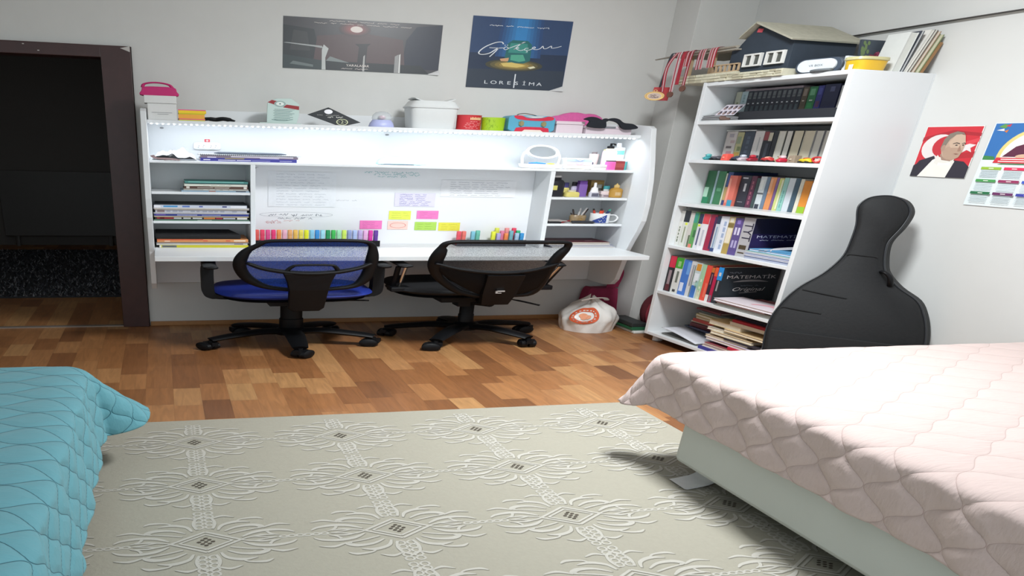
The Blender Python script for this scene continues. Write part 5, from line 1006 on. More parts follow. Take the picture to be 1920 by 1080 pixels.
for u0, u1, v0, h, c, yw, po, lb in ((.36, .68, .006, .022, (60, 62, 140), 0, False, 'deep blue book at the base of the right bottom stack'), (.37, .70, .012, .018, (206, 196, 200), 0, True, 'pale rose book at the base of the right bottom stack'), (.38, .69, .012, .016, (150, 76, 86), 0, True, 'dusty red book low in the right bottom stack'), (.52, .70, .010, .020, (196, 40, 66), 0, False, 'scarlet book at the right of the bottom shelf'),
                                      (.37, .66, .018, .018, (190, 180, 200), -1, True, 'lilac-grey book in the right bottom stack'), (.36, .60, .02, .016, (206, 186, 160), 1, True, 'sand book in the right bottom stack'), (.47, .70, .02, .014, (50, 48, 56), 0, False, 'charcoal book in the right bottom stack'), (.38, .62, .022, .022, (214, 196, 160), 0, True, 'cream paperback in the right bottom stack'), (.35, .57, .026, .020, (196, 190, 184), 2, True, 'grey-cream paperback in the right bottom stack'),
                                      (.45, .69, .024, .018, (214, 190, 150), -1, True, 'buff paperback in the right bottom stack'), (.345, .53, .03, .034, (222, 196, 140), 0, True, 'thick butter-yellow paperback standing out of the right bottom stack'), (.46, .69, .03, .024, (226, 214, 200), 0, True, 'white paperback under the top navy book'), (.47, .70, .032, .018, (170, 40, 56), 0, False, 'red-spined book under the top navy book'), (.46, .695, .045, .022, (30, 36, 58), 0, False, 'navy book on top of the right bottom stack')):
    lay(u0, u1, v0, z, h, c, lb, yw, po, .15); z += h

# ---------------------------------------------------------------- on top of the bookcase
ZT_ = 1.9022
hs = thing('model_house', bcp(.2, .1, ZT_), 'black wooden model house with beige roof and stone base on top of the bookcase', 'model house')
STN = mat('house_stone', (206, 202, 180), .85, 0, .16, 30, .4); HBK = mat('house_black', (48, 58, 70), .7, 0, .12, 20); HRF = mat('house_roof', (176, 174, 158), .85, 0, .2, 24, .3); HWD = mat('house_wood', (190, 164, 132), .7, 0, .15, 30)
b = MB(BC)
def stone(b, u0, u1, v0, v1, z0, z1, n):
    b.box(u0, u1, v0, v1, z0, z1, 0); r = random.Random(n)
    for k in range(3):
        for i in range(n):
            a = u0+(u1-u0)*i/n+r.uniform(-.008, .008); w = (u1-u0)/n*r.uniform(.8, 1.2); zz = z0+(z1-z0)*k/3
            b.box(max(u0-.002, a), min(u1+.002, a+w), v0-r.uniform(.001, .005), v0, zz+.001, zz+(z1-z0)/3-.001, r.choice((0, 0, 1)))
stone(b, -.165, .17, .0, .20, ZT_+.001, ZT_+.055, 9); stone(b, .17, .418, -.004, .20, ZT_+.0006, ZT_+.042, 8)
b.build('stone_base', [STN, mat('house_stone_dark', (186, 180, 156), .85, 0, .16, 30)], hs, bevel=.002)
b = MB(BC @ fr((0, .012, 0), (1, 0, 0), (0, 0, 1), (0, 1, 0))); b.prism([(.172, ZT_+.0425), (.410, ZT_+.0425), (.410, ZT_+.205), (.226, ZT_+.322), (.165, ZT_+.25), (.13, ZT_+.20), (.10, ZT_+.185), (.10, ZT_+.0555), (.172, ZT_+.0555)], 0, .19); b.build('wall', HBK, hs, bevel=.002)
RM_ = [HRF, mat('house_roof_dark', (150, 148, 134), .85, 0, .2, 24)]; FRO = BC @ fr((0, -.006, 0), (1, 0, 0), (0, 0, 1), (0, 1, 0))
b = MB(FRO); b.prism([(.2262, ZT_+.3235), (.425, ZT_+.198), (.428, ZT_+.206), (.2265, ZT_+.335)], 0, .235, 0)
b.build('roof_slope', RM_, hs)
b = MB(FRO); b.prism([(.222, ZT_+.3235), (.226, ZT_+.335), (.156, ZT_+.262), (.150, ZT_+.248)], 0, .235, 0); b.build('roof_slope', RM_, hs)
for u0 in (.188, .300):
    b = MB(BC); fw = .09
    for (a0, a1, z0, z1) in ((u0, u0+fw, ZT_+.075, ZT_+.084), (u0, u0+fw, ZT_+.141, ZT_+.150), (u0, u0+.009, ZT_+.084, ZT_+.141), (u0+fw-.009, u0+fw, ZT_+.084, ZT_+.141), (u0+fw/2-.006, u0+fw/2+.006, ZT_+.084, ZT_+.141)): b.box(a0, a1, .0035, .0115, z0, z1)
    w = b.build('window_frame', mat('house_white', (226, 226, 222), .6), hs); b = MB(BC); b.box(u0+.009, u0+fw-.009, .0095, .0115, ZT_+.084, ZT_+.141); b.build('window_pane', mat('house_pane', (86, 88, 84), .3), w)
b = MB(BC); b.add([(.212, .0105, ZT_+.277), (.24, .0105, ZT_+.272), (.244, .0105, ZT_+.292), (.216, .0105, ZT_+.299)], [(0, 1, 2, 3)]); b.build('sticker', cm(206, 84, 96), hs)
# veranda
b = MB(BC); b.box(-.225, .15, -.005, .17, ZT_+.186, ZT_+.194); b.tube([(-.35, -.002, ZT_+.192), (-.20, -.002, ZT_+.199), (.0, -.002, ZT_+.204), (.15, -.002, ZT_+.205)], [.004, .008, .0095, .008], 8); b.build('porch_roof', mat('porch_grey', (160, 154, 142), .8, 0, .2, 30), hs)
for u in (-.135, .005): b = MB(BC); b.box(u-.007, u+.007, .004, .018, ZT_+.0555, ZT_+.186); b.build('porch_post', HWD, hs)
b = MB(BC); b.box(.005, .165, .005, .012, ZT_+.100, ZT_+.107); b.box(.005, .165, .005, .012, ZT_+.056, ZT_+.062)
for i in range(7): b.box(.012+i*.025, .018+i*.025, .006, .011, ZT_+.062, ZT_+.100)
b.build('porch_railing', HWD, hs)
# virtual reality headset
t = thing('vr_headset', bcp(.47, .05, ZT_), 'black and white virtual reality goggles in front of the model house', 'goggles')
FV = BC @ fr((.528, .024, ZT_+.044), (.998, .06, 0), (-.0, 0, 1), (.06, -.998, 0))
Vp = [(q[0], q[1]) for q in rr(.096, .043, .040, 8)]
b = MB(FV); b.prism(Vp, -.052, -.012); b.build('shell', mat('vr_dark', (50, 60, 76), .45), t, bevel=.004, smooth=40)
b = MB(FV); b.prism(rr(.093, .041, .038, 8), -.0118, -.003, 0); b.build('rim', mat('vr_rim', (70, 80, 94), .4), t, bevel=.003, smooth=40)
b = MB(FV); b.prism(rr(.076, .034, .032, 8), -.0028, .004); f_ = b.build('front_plate', mat('vr_white', (220, 226, 230), .3), t, bevel=.003, smooth=40)
b = MB(FV); b.text('VR BOX', .016, 0, Matrix.Translation((.0, 0, .0046)), stretch=1.0); b.build('lettering', INK, f_)
b = MB(FV); b.box(.085, .0965, -.040, .043, -.05, -.0119); b.build('white_side', mat('vr_white', (220, 226, 230), .3), t, bevel=.002)
b = MB(BC); b.tube(cr([(.545, .006, ZT_+.0095), (.57, .000, ZT_+.0095), (.60, .002, ZT_+.0095), (.622, .006, ZT_+.0095)], 5, False), .009, 8); b.build('strap', mat('strap_grey', (110, 116, 120), .7), t, smooth=180)
# yellow tub, flower book, leaning books
t = thing('food_tub', bcp(.68, .06, ZT_), 'yellow plastic tub with translucent lid at the bookcase top corner', 'tub')
TM = BC @ Matrix.Translation((.6765, .062, ZT_)) @ Matrix.Rotation(radians(90), 4, 'Z')
b = MB(TM); b.lathe([(.040, 0), (.043, .003), (.047, .050), (.047, .052)], 28, 0, None, .90, .94, 3.2); b.build('body', mat('tub_yellow', (222, 178, 40), .25, 0, .06), t, smooth=40)
b = MB(TM); b.lathe([(.0475, .0525), (.0505, .056), (.0495, .070), (.030, .074), (.001, .074)], 28, 0, None, .90, .94, 3.2); b.build('lid', mat('tub_lid', (206, 200, 150), .3, 0, .04, 10, 0, None, .9), t, smooth=40)
b = MB(TM); b.box(-.0435, -.0427, -.012, .004, .004, .030); b.build('label', cm(240, 238, 220), t)
GTB = 'books leaning on top of the bookcase'
def topbook(x0, th, h, lean, col, label, po, y0=2.552, d=.09, pc=None, cover=None):
    """stands on the bookcase top across its depth; spine or pages face the room's viewer (-y); leans right"""
    M = Matrix.Translation((x0, y0, ZT_+.0003+th*sin(radians(lean)))) @ Matrix.Rotation(radians(lean), 4, 'Y') @ fr((th, 0, 0), (0, 0, 1), (0, 1, 0))
    return book(M, h, d, th, col, label, GTB, (), po, pcol=pc, cover=cover, origin=(x0+th/2, y0+d/2, ZT_))
# picture book standing with its flowered cover facing out
FL = fr((1.652, 2.655, ZT_+.0006), (0, .12, .993), (.999, -.02, 0))
bk = MB(FL); bk.box(0, .185, 0, .125, 0, .010, 0); mats = [cm(60, 68, 78)]
r = random.Random(6); mats += [cm(150, 70, 96), cm(110, 44, 66), cm(96, 116, 74), cm(90, 100, 112)]
for i in range(24):
    q = r.uniform(0, 6.28); R = r.uniform(0, .018); b_ = [(.085+R*1.5*cos(q)+.015*cos(a+q)*(1+.5*cos(2*a)), .05+R*sin(q)+.009*sin(a+q)) for a in [2*pi*k/8 for k in range(8)]]
    bk.face(b_, -.0004-.00005*i, 1+(i % 2)); bk.face(b_, .0104+.00005*i, 1+(i % 2))
for i in range(20):
    x, y = r.uniform(.02, .17), r.uniform(.004, .022); b_ = [(x+.012*cos(a), y+.004*sin(a)) for a in [2*pi*k/8 for k in range(8)]]; bk.face(b_, -.0004-.00003*i, 3); bk.face(b_, .0104+.00003*i, 3)
tag(bk.build('book', mats, origin=(1.6, 2.62, ZT_)), 'dark picture book with red flowers on its cover behind the yellow tub', 'book', GTB)
topbook(1.681, .022, .205, 5, (206, 208, 206), 'thick white pages-out book right of the flowered book', True, pc=(206, 208, 202))
topbook(1.7045, .008, .215, 6, (60, 66, 76), 'slim book with dark cover beside the thick white one', True, pc=(196, 198, 198))
topbook(1.7145, .009, .225, 9.5, (216, 214, 208), 'thin white book leaning right on the bookcase top', True, pc=(214, 212, 204))
topbook(1.7245, .009, .226, 9.5, (90, 90, 86), 'thin grey-backed book leaning right on the bookcase top', True, pc=(220, 216, 206))
topbook(1.7345, .010, .220, 9.5, (150, 120, 100), 'thin tan-backed book leaning right on the bookcase top', True, pc=(216, 206, 190))
topbook(1.7455, .013, .205, 9.5, (120, 134, 96), 'olive-backed book leaning right on the bookcase top', True, pc=(206, 202, 176))
topbook(1.760, .009, .165, 9.5, (150, 112, 72), 'brown book at the right end of the bookcase top', False, d=.085)

# medals hanging from the porch beam
RIBR, RIBW, RIBK = cm(170, 44, 60), cm(216, 190, 194), cm(50, 58, 68)
GMD = 'medals hanging from the model house porch'
def ribbon_thing(u, dz, w, mats, label, tilt=-.03, medal=None, name='medal_ribbon', cat='medal', vv=-.012):
    t = thing(name, bcp(u, vv, ZT_+.2), label, cat, GMD)
    vv = min(vv, -.0145); zt = ZT_+.214; b = MB(BC); hw = w/2
    for s, (o0, o1, mi) in enumerate(((-1, -.33, 0), (-.33, .33, 1), (.33, 1, 0))):
        m_ = (o0+o1)/2*hw; hh = (o1-o0)/2*hw
        b.ribbon(cr([(u+m_, .012, zt+.0012), (u+m_, -.002, zt+.002), (u+m_, -.0150, zt-.006), (u+m_+tilt*.4, vv-.003, zt-dz*.4), (u+m_+tilt, vv-.002, zt-dz)], 4, False), hh, (0, -1, .12), .0012, mi)
    b.build('ribbon', mats, t); z = zt-dz
    if medal == 'gold':
        M = fr(BC @ Vector((u+tilt, vv-.022, z-.03))+Vector((-.004, 0, 0)), (.86, -.51, 0), (0, 0, 1), (-.51, -.86, 0)); b = MB(M); b.prism([(.031*cos(a), .031*sin(a)) for a in [2*pi*k/28 for k in range(28)]], -.003, .001); b.tube([(.0285*cos(a), .0285*sin(a), .001) for a in [2*pi*k/28 for k in range(28)]], .003, 6, True)
        d_ = b.build('medal', mat('gold', (226, 190, 130), .3, .7), t, smooth=40); b = MB(M); b.disc((0, 0), .021, .0014, 0, n=20); squiggle(b, -.014, .014, .006, .008, 91, .002, 1, M=Matrix.Identity(4), zz=.0018); squiggle(b, -.015, .014, -.007, .008, 92, .002, 1, M=Matrix.Identity(4), zz=.0018); b.build('emblem', [cm(190, 170, 160), cm(96, 74, 74)], d_)
        b = MB(M); b.tube([(.005*cos(a), .036+.006*sin(a), 0) for a in [2*pi*k/12 for k in range(12)]], .0016, 6, True); b.build('loop', mat('gold', (226, 190, 130), .3, .7), t)
    elif medal == 'square':
        M = fr(BC @ Vector((u+tilt, vv-.004, z)), (.86, -.51, 0), (0, 0, 1), (-.51, -.86, 0)); b = MB(M); b.prism([(-.022, -.092), (.034, -.092), (.038, 0), (-.016, 0)], -.003, 0); b.build('badge', mat('badge_red', (176, 48, 54), .5), t, bevel=.001)
    elif medal == 'small':
        M = BC @ fr((u+tilt, vv-.004, z-.017), (1, 0, 0), (0, 0, 1), (0, -1, 0)); b = MB(M); b.prism([(.018*cos(a), .020*sin(a)) for a in [2*pi*k/18 for k in range(18)]], -.003, .001); b.build('medal', mat('bronze', (132, 92, 80), .4, .5), t, smooth=40)
    return t
RW = [RIBR, RIBW]
ribbon_thing(-.215, .222, .014, [RIBK, RIBK], 'black ribbon with a square red badge at the left end of the porch beam', -.035, 'square')
ribbon_thing(-.185, .262, .020, RW, 'red and white ribbon with the large gold medal on the porch beam', .004, 'gold', vv=-.036)
ribbon_thing(-.162, .262, .020, [RIBW, RIBR], 'white-edged red ribbon with a bronze medal behind the gold one', -.006, 'small', vv=-.014)
ribbon_thing(-.132, .215, .022, [RIBR, RIBR], 'plain red ribbon right of the gold medal', -.008)
ribbon_thing(-.104, .10, .018, RW, 'short red and white ribbon looping in front of the porch post', -.006)
ribbon_thing(-.083, .228, .016, [cm(150, 36, 56), RIBW], 'dark red and white ribbon with a small bronze medal under the porch', -.012, 'small', vv=-.009)
ribbon_thing(-.03, .13, .016, [cm(150, 60, 76), RIBW], 'pale ribbon with rose edges right of the porch gap', -.006)
ribbon_thing(-.008, .13, .016, [cm(196, 160, 160), RIBR], 'beige ribbon with red centre hanging by the right porch post', -.004)
ribbon_thing(.035, .125, .018, [cm(196, 150, 150), cm(150, 60, 76)], 'rose striped ribbon behind the porch railing', -.004)
ribbon_thing(.058, .125, .018, RW, 'rightmost red and white ribbon behind the porch railing', -.004)

# ---------------------------------------------------------------- quilts and beds
def quilt_mat(name, col, seam_shade, L, A, P, tw, wr):
    M = bpy.data.materials.new(name); M.use_nodes = True; nt = M.node_tree; bs = nt.nodes['Principled BSDF']; N = nt.nodes.new; Lk = nt.links.new
    uv = N('ShaderNodeUVMap'); uv.uv_map = 'cloth'; sp = N('ShaderNodeSeparateXYZ'); Lk(uv.outputs[0], sp.inputs[0])
    def mth(op, a, b=None):
        n = N('ShaderNodeMath'); n.operation = op
        for i, q in enumerate((a, b)):
            if q is None: continue
            if isinstance(q, (int, float)): n.inputs[i].default_value = q
            else: Lk(q, n.inputs[i])
        return n.outputs[0]
    w = mth('MULTIPLY', mth('COSINE', mth('MULTIPLY', sp.outputs[0], 2*pi/L)), A)
    def fam(v, off):
        f = mth('FRACT', mth('ADD', mth('DIVIDE', v, 2*P), off)); return mth('MULTIPLY', mth('MINIMUM', f, mth('SUBTRACT', 1.0, f)), 2*P)
    d = mth('MINIMUM', fam(mth('SUBTRACT', sp.outputs[1], w), 0.0), fam(mth('ADD', sp.outputs[1], w), .5))
    t = mth('LESS_THAN', d, tw)
    nz = N('ShaderNodeTexNoise'); nz.inputs['Scale'].default_value = 30; Lk(uv.outputs[0], nz.inputs[0])
    mx = N('ShaderNodeMix'); mx.data_type = 'RGBA'; c = rgb(*col); mx.inputs[6].default_value = (*[q*.96 for q in c], 1); mx.inputs[7].default_value = (*[q*1.04 for q in c], 1); Lk(nz.outputs[0], mx.inputs[0])
    m2 = N('ShaderNodeMix'); m2.data_type = 'RGBA'; Lk(mx.outputs[2], m2.inputs[6]); m2.inputs[7].default_value = (*rgb(*seam_shade), 1); Lk(t, m2.inputs[0]); Lk(m2.outputs[2], bs.inputs['Base Color'])  # darker seam lines: crease shade put into the colour along the stitching
    bs.inputs['Roughness'].default_value = .85; bs.inputs['Sheen Weight'].default_value = .15
    mp = N('ShaderNodeMapping'); mp.inputs['Scale'].default_value = (1, 3.2, 1); mp.inputs['Rotation'].default_value = (0, 0, .5); Lk(uv.outputs[0], mp.inputs[0])
    n2 = N('ShaderNodeTexNoise'); n2.inputs['Scale'].default_value = 38; n2.inputs['Detail'].default_value = 2; Lk(mp.outputs[0], n2.inputs[0])
    h = mth('ADD', mth('MULTIPLY', mth('POWER', mth('MINIMUM', mth('DIVIDE', d, P*.55), 1.0), .5), 1.0), mth('MULTIPLY', n2.outputs[0], wr))
    bp = N('ShaderNodeBump'); bp.inputs['Strength'].default_value = .55; bp.inputs['Distance'].default_value = .010; Lk(h, bp.inputs['Height']); Lk(bp.outputs[0], bs.inputs['Normal'])
    return M
def puff(s, t, L, A, P):
    w = A*cos(2*pi*s/L)
    f1 = ((t-w)/(2*P)) % 1; f2 = ((t+w)/(2*P)+.5) % 1
    return min(1, min(min(f1, 1-f1), min(f2, 1-f2))*2*P/(P*.55))**.5
def quilt(name, xe, sx, ye, zt, wid, leng, DL, DF, r, lean, flare, tip, nu, nv, m, pat, amp, wob, label, cat):
    """cloth on a bed: long side edge at x = xe (hanging towards sx), foot edge at y = ye; u across, v along"""
    L, A, P = pat; vs, st = [], []
    for j in range(nv+1):
        for i in range(nu+1):
            s = -wid+(wid+DL)*i/nu; t = -leng+(leng+DF)*j/nv
            dl, df = max(0, s), max(0, t)
            th = pi/2-lean
            if dl > 0 and df > 0:
                q = atan2(df/DF, dl/DL); k = max(dl/DL, df/DF); rho = k*(DL*cos(q)**2+DF*sin(q)**2)*(1+tip*sin(2*q)); th = th-flare*sin(2*q)
                dx, dy = cos(q), sin(q)
            else: rho = dl+df; dx, dy = (1, 0) if dl > 0 else (0, 1)
            a = min(rho/r, th); out = r*sin(a); dn = r*(1-cos(a)); rem = max(0, rho-r*th); out += rem*cos(th); dn += rem*sin(th)
            pf = puff(s, t, L, A, P)*amp
            wv = wob*sm(rho/.12)*(sin(t*26+1)+.6*sin(t*47+s*9))*(1 if dl > 0 else .6)
            o2 = out+pf*sin(a)+wv
            x = xe+sx*((o2*dx) if dl > 0 else s); y = ye+((o2*dy) if df > 0 else t)
            if dl > 0 and df <= 0: x = xe+sx*o2
            vs.append((x, y, zt-dn+pf*cos(a))); st.append((s, t))
    w = nu+1; fs = [(j*w+i, j*w+i+1, (j+1)*w+i+1, (j+1)*w+i) for j in range(nv) for i in range(nu)]
    b = MB(); b.add(vs, fs); o = b.build(name, m, origin=(xe-sx*.2, ye-.4, zt), smooth=180)
    me = o.data; ul = me.uv_layers.new(name='cloth')
    for lp in me.loops: ul.data[lp.index].uv = st[lp.vertex_index]
    s_ = o.modifiers.new('solid', 'SOLIDIFY'); s_.thickness = .008; s_.offset = -1
    return tag(o, label, cat)
# pink bed on the right
LEATH = mat('bed_leatherette', (204, 208, 202), .5, 0, .03, 8, .03)
bed = thing('bed', (1.35, .9, 0), 'bed with a pale grey base under the pink quilt at the right wall', 'bed')
o = rr(.439, .95, .05, 8, 1.346, .745)
b = MB(); b.prism(o, .095, .325); b.build('base', LEATH, bed, bevel=.02, smooth=50)
b = MB(); b.prism(rr(.434, 1.005, .05, 8, 1.352, .775), .3255, .533); b.build('mattress', mat('mattress_white', (214, 212, 210), .8), bed, bevel=.02)
FT = mat('foot_white', (226, 226, 226), .3, .1)
for x, y, s in ((.955, 1.60, -1), (1.70, 1.60, 1), (.955, .0, -1)):
    b = MB(); b.ribbon(cr([(x, y, .094), (x-.004*s, y, .06), (x+.012*s, y, .030), (x+.055*s, y, .0125)], 6, False), .034, (s, 0, .6), .008); b.build('foot', FT, bed, smooth=50)
PAT = (.15, .030, .062)
quilt('quilt', .922, -1, 1.79, .552, .868, 1.75, .262, .24, .034, .0, .24, .14, 150, 260, quilt_mat('pink_quilt', (204, 184, 179), (192, 168, 163), *PAT, .0010, .6), PAT, .0030, .003, 'pale pink quilted bedspread draped over the right bed', 'quilt')
# blue bed on the left
bed = thing('bed', (-.55, .9, 0), 'bed under the turquoise quilt at the left of the room', 'bed')
b = MB(); b.prism(rr(.40, 1.0, .05, 8, -.60, .88), .10, .30); b.build('base', LEATH, bed, bevel=.02)
b = MB(); b.prism(rr(.405, 1.02, .05, 8, -.60, .89), .3005, .485); b.build('mattress', mat('mattress_white', (214, 212, 210), .8), bed, bevel=.02)
for x, y, s in ((-.25, 1.7, 1), (-.95, 1.7, -1), (-.25, .0, 1)):
    b = MB(); b.ribbon(cr([(x, y, .10), (x-.004*s, y, .06), (x+.012*s, y, .030), (x+.03*s, y, .0125)], 6, False), .034, (s, 0, .6), .008); b.build('foot', FT, bed, smooth=50)
PAT2 = (.125, .0215, .047)
quilt('quilt', -.192, 1, 1.925, .512, .82, 1.9, .36, .29, .05, .06, .46, .0, 170, 280, quilt_mat('turquoise_quilt', (100, 160, 172), (44, 102, 116), *PAT2, .0014, .3), PAT2, .0028, .003, 'turquoise quilted bedspread draped over the left bed', 'quilt')

# ---------------------------------------------------------------- patterned rug
b = MB(); b.box(-.80, 1.085, -.3, 2.302, .0005, .010, 0)
CX0, CY0, DX, DY = .036, 2.10, .3005, .3145
LV = [([(.055, .012), (.075, .03), (.10, .036), (.125, .030), (.137, .018)], [.001, .004, .0045, .003, .0006]), ([(.062, .006), (.085, .014), (.105, .012)], [.001, .003, .0008]), ([(.03, .045), (.05, .062), (.075, .066), (.088, .056), (.080, .047)], [.001, .003, .005, .0045, .0006]),
      ([(.02, .052), (.028, .075), (.05, .088), (.072, .083)], [.0012, .003, .0045, .0006]), ([(.012, .06), (.017, .085), (.013, .11), (.0, .127)], [.0018, .0018, .0018, .0012]), ([(.035, .030), (.06, .042), (.085, .05)], [.0016, .002, .001]),
      ([(.09, .05), (.112, .064), (.134, .057)], [.001, .0036, .0006]), ([(.014, .112), (.03, .122), (.048, .112)], [.001, .0034, .0006]), ([(.052, .0), (.07, .010), (.09, .004), (.108, .0)], [.0014, .0016, .0016, .001]), ([(.05, .09), (.06, .10), (.082, .103), (.094, .094)], [.0008, .002, .0036, .0006]),
      ([(.095, .03), (.10, .018), (.112, .010)], [.002, .002, .0008])]
ZK = [0]
def zup(base): ZK[0] = (ZK[0]+1) % 60; return base+ZK[0]*.000008
def rug_motif(cx, cy):
    off = lambda p, q=0: (cx+p[0]*1.0, cy+p[1]*1.03+q)
    inb = lambda P: all(-.79 < p[0] < 1.075 and -.29 < p[1] < 2.292 for p in P)
    for k, (rx, ry, hw) in enumerate(((.053, .047, .0028), (.040, .035, .0022))):
        P = [off((rx*c, ry*s)) for c, s in ((1, 0), (0, 1), (-1, 0), (0, -1), (1, 0))]
        if inb(P):
            for i in range(4): b.strip([P[i], P[i+1]], hw, zup(.0110), 1)
            for i in range(4): b.strip([(P[i][0], P[i][1]-.0026), (P[i+1][0], P[i+1][1]-.0026)], hw, zup(.0102), 2)
    for dx, dy in ((0, 0), (-1, 0), (1, 0), (-.5, 1), (.5, 1), (-.5, -1), (.5, -1), (0, 1.9), (0, -1.9)):
        p = off((dx*.0105, dy*.0085)); 
        if inb([p]): b.disc(p, .0036, .0118, 3, n=8, ry=.0034)
    for sx in (-1, 1):
        for sy in (-1, 1):
            for P, H in LV:
                n = 5; Q = cr([(q[0]*sx, q[1]*sy, 0) for q in P], n, False); Q = [off(q) for q in Q]
                if not inb(Q): continue
                hh = []
                for i in range(len(Q)):
                    a = i/n; k = min(int(a), len(H)-2); hh.append((H[k]+(H[k+1]-H[k])*(a-k))*1.15+.0003)
                b.strip([(q[0]+.0006, q[1]-.0024) for q in Q], hh, zup(.0102), 2); b.strip(Q, hh, zup(.0110), 1)
    for sx, cxo, cyo, rx, ry in [(s, .118+.013*i, 0, .0058, .0055) for s in (-1, 1) for i in range(3)]+[(s, .0085, .07+.0175*i, .0068, .0085) for s in (-1, 1) for i in range(5)]+[(s, .0085, -.07-.0175*i, .0068, .0085) for s in (-1, 1) for i in range(5)]:
        Q = [off((sx*(cxo+rx*cos(a)), cyo+ry*sin(a))) for a in [2*pi*k/10 for k in range(11)]]
        if inb(Q): b.strip(Q, .0019, zup(.0110), 1)
for i in range(-2, 4):
    for j in range(0, 6): rug_motif(CX0+i*DX, CY0-j*DY)
RUGM = mat('rug_beige', (164, 160, 146), .95, 0, .05, 60, .15)
tag(b.build('rug', [RUGM, mat('rug_cream', (188, 185, 176), .95, 0, .04, 60), mat('rug_outline', (134, 130, 118), .95), mat('rug_dot', (84, 76, 66), .95)], origin=(.2, 1, 0)), 'large beige rug with cream scroll medallions between the two beds', 'rug')

# ---------------------------------------------------------------- guitar case in the corner
GW = Vector((.6222, -.7828, 0)); GU = Vector((.0662, .0910, .9930)); GU.normalize(); GN = GU.cross(GW); GN.normalize()
if GN.x > 0: GN = -GN
GO = Vector((1.618, 2.280, .0))
gt = thing('guitar_case', tuple(GO), 'black soft guitar case standing in the corner by the bookcase side', 'guitar case')
Lh = [(-.023, 1.228), (-.050, 1.212), (-.066, 1.175), (-.066, 1.134), (-.057, 1.06), (-.056, .969), (-.059, .893), (-.071, .834), (-.098, .758), (-.140, .680), (-.169, .597), (-.190, .491), (-.195, .40), (-.190, .30), (-.178, .18), (-.145, .08), (-.08, .03)]
Rh = [(.007, 1.228), (.037, 1.206), (.056, 1.163), (.060, 1.119), (.052, 1.055), (.036, .984), (.034, .934), (.043, .852), (.058, .79), (.100, .715), (.155, .648), (.184, .568), (.203, .478), (.212, .39), (.208, .28), (.19, .16), (.15, .07), (.08, .03)]
OG = [(p.x, p.y) for p in cr([(x, y, 0) for x, y in Lh[::-1]+Rh], 4)]
def inset(out, d):
    n = len(out); res = []
    for i in range(n):
        a, c, e = Vector(out[i-1]), Vector(out[i]), Vector(out[(i+1) % n]); t = (e-a); nrm = Vector((t.y, -t.x))
        if nrm.length > 1e-9: nrm.normalize()
        res.append((c.x-nrm.x*d, c.y-nrm.y*d))
    return res
area2 = sum(OG[i][0]*OG[(i+1) % len(OG)][1]-OG[(i+1) % len(OG)][0]*OG[i][1] for i in range(len(OG)))
sg = 1 if area2 > 0 else -1
FG = fr(GO, GW, GU, GN)
GC = mat('guitar_case_nylon', (11, 13, 16), .75, 0, .18, 60, .12)
b = MB(FG); lay_ = [(-.040, .020), (-.034, .006), (-.022, .0), (.022, .0), (.036, .006), (.044, .020)]; vs = []; n = len(OG)
for z, d in lay_: vs += [(p[0], p[1], z) for p in inset(OG, d*sg)]
b.add(vs, [(k*n+i, k*n+(i+1) % n, (k+1)*n+(i+1) % n, (k+1)*n+i) for k in range(len(lay_)-1) for i in range(n)]+[tuple(range(n))[::-1], tuple((len(lay_)-1)*n+i for i in range(n))])
b.build('body', GC, gt, smooth=60)
b = MB(FG); b.tube([(p[0], p[1], .024) for p in inset(OG, -.001*sg)], .0035, 6, True); b.build('zip', mat('zip_black', (36, 38, 42), .4), gt, smooth=180)
PO = [p for p in inset(OG, .022*sg) if p[1] < .405]
PO = sorted([p for p in PO if p[0] < 0], key=lambda p: -p[1])+sorted([p for p in PO if p[0] >= 0], key=lambda p: p[1])
b = MB(FG); b.prism(PO, .0442, .056); b.build('front_pocket', GC, gt, bevel=.004)
b = MB(FG); b.tube(cr([(.045, .80, .03), (.062, .80, .05), (.078, .775, .052), (.082, .74, .045), (.078, .715, .03)], 5, False), .008, 8); b.build('handle', BLACK, gt, smooth=180)
b = MB(FG)
for p0, p1 in (((-.13, .66, .0445), (-.01, .63, .0445)), ((-.17, .545, .0445), (-.06, .525, .0445)), ((-.05, .89, .0445), (.03, .885, .0445))):
    b = MB(FG); b.ribbon([p0, tuple((Vector(p0)+Vector(p1))/2+Vector((0, 0, .001))), p1], .0025, (0, 0, 1), .0012); b.build('seam', GC, gt)

# ---------------------------------------------------------------- posters on the back wall
def glow(b, mats, cx, cy, rx, ry, c0, c1, n, z0):
    for k in range(n):
        f = 1-k/n; c = tuple(int(c1[i]+(c0[i]-c1[i])*(k/(n-1))) for i in range(3)); mats.append(cm(*c, .35))
        b.face([(cx+rx*f*cos(a), cy+ry*f*sin(a)) for a in [2*pi*q/26 for q in range(26)]], z0+.00006*k, len(mats)-1)
def clip(poly, x0, x1, y0, y1):
    def cut(P, ins, itx):
        out = []
        for i in range(len(P)):
            a, c = P[i-1], P[i]
            if ins(c):
                if not ins(a): out.append(itx(a, c))
                out.append(c)
            elif ins(a): out.append(itx(a, c))
        return out
    lx = lambda X: (lambda a, c: (X, a[1]+(c[1]-a[1])*(X-a[0])/(c[0]-a[0])))
    ly = lambda Y: (lambda a, c: (a[0]+(c[0]-a[0])*(Y-a[1])/(c[1]-a[1]), Y))
    for ins, itx in ((lambda p: p[0] >= x0, lx(x0)), (lambda p: p[0] <= x1, lx(x1)), (lambda p: p[1] >= y0, ly(y0)), (lambda p: p[1] <= y1, ly(y1))):
        if poly: poly = cut(poly, ins, itx)
    return poly
def curl(F, w, name, par):
    b = MB(F); b.grid(6, 4, lambda u, v: (w-.038+.038*u+.0, -.002+.034*v*u, .0008+.010*sin(pi*.5*(1-v))*u)); b.build('curled_corner', mat('poster_back', (206, 206, 206), .6), par)
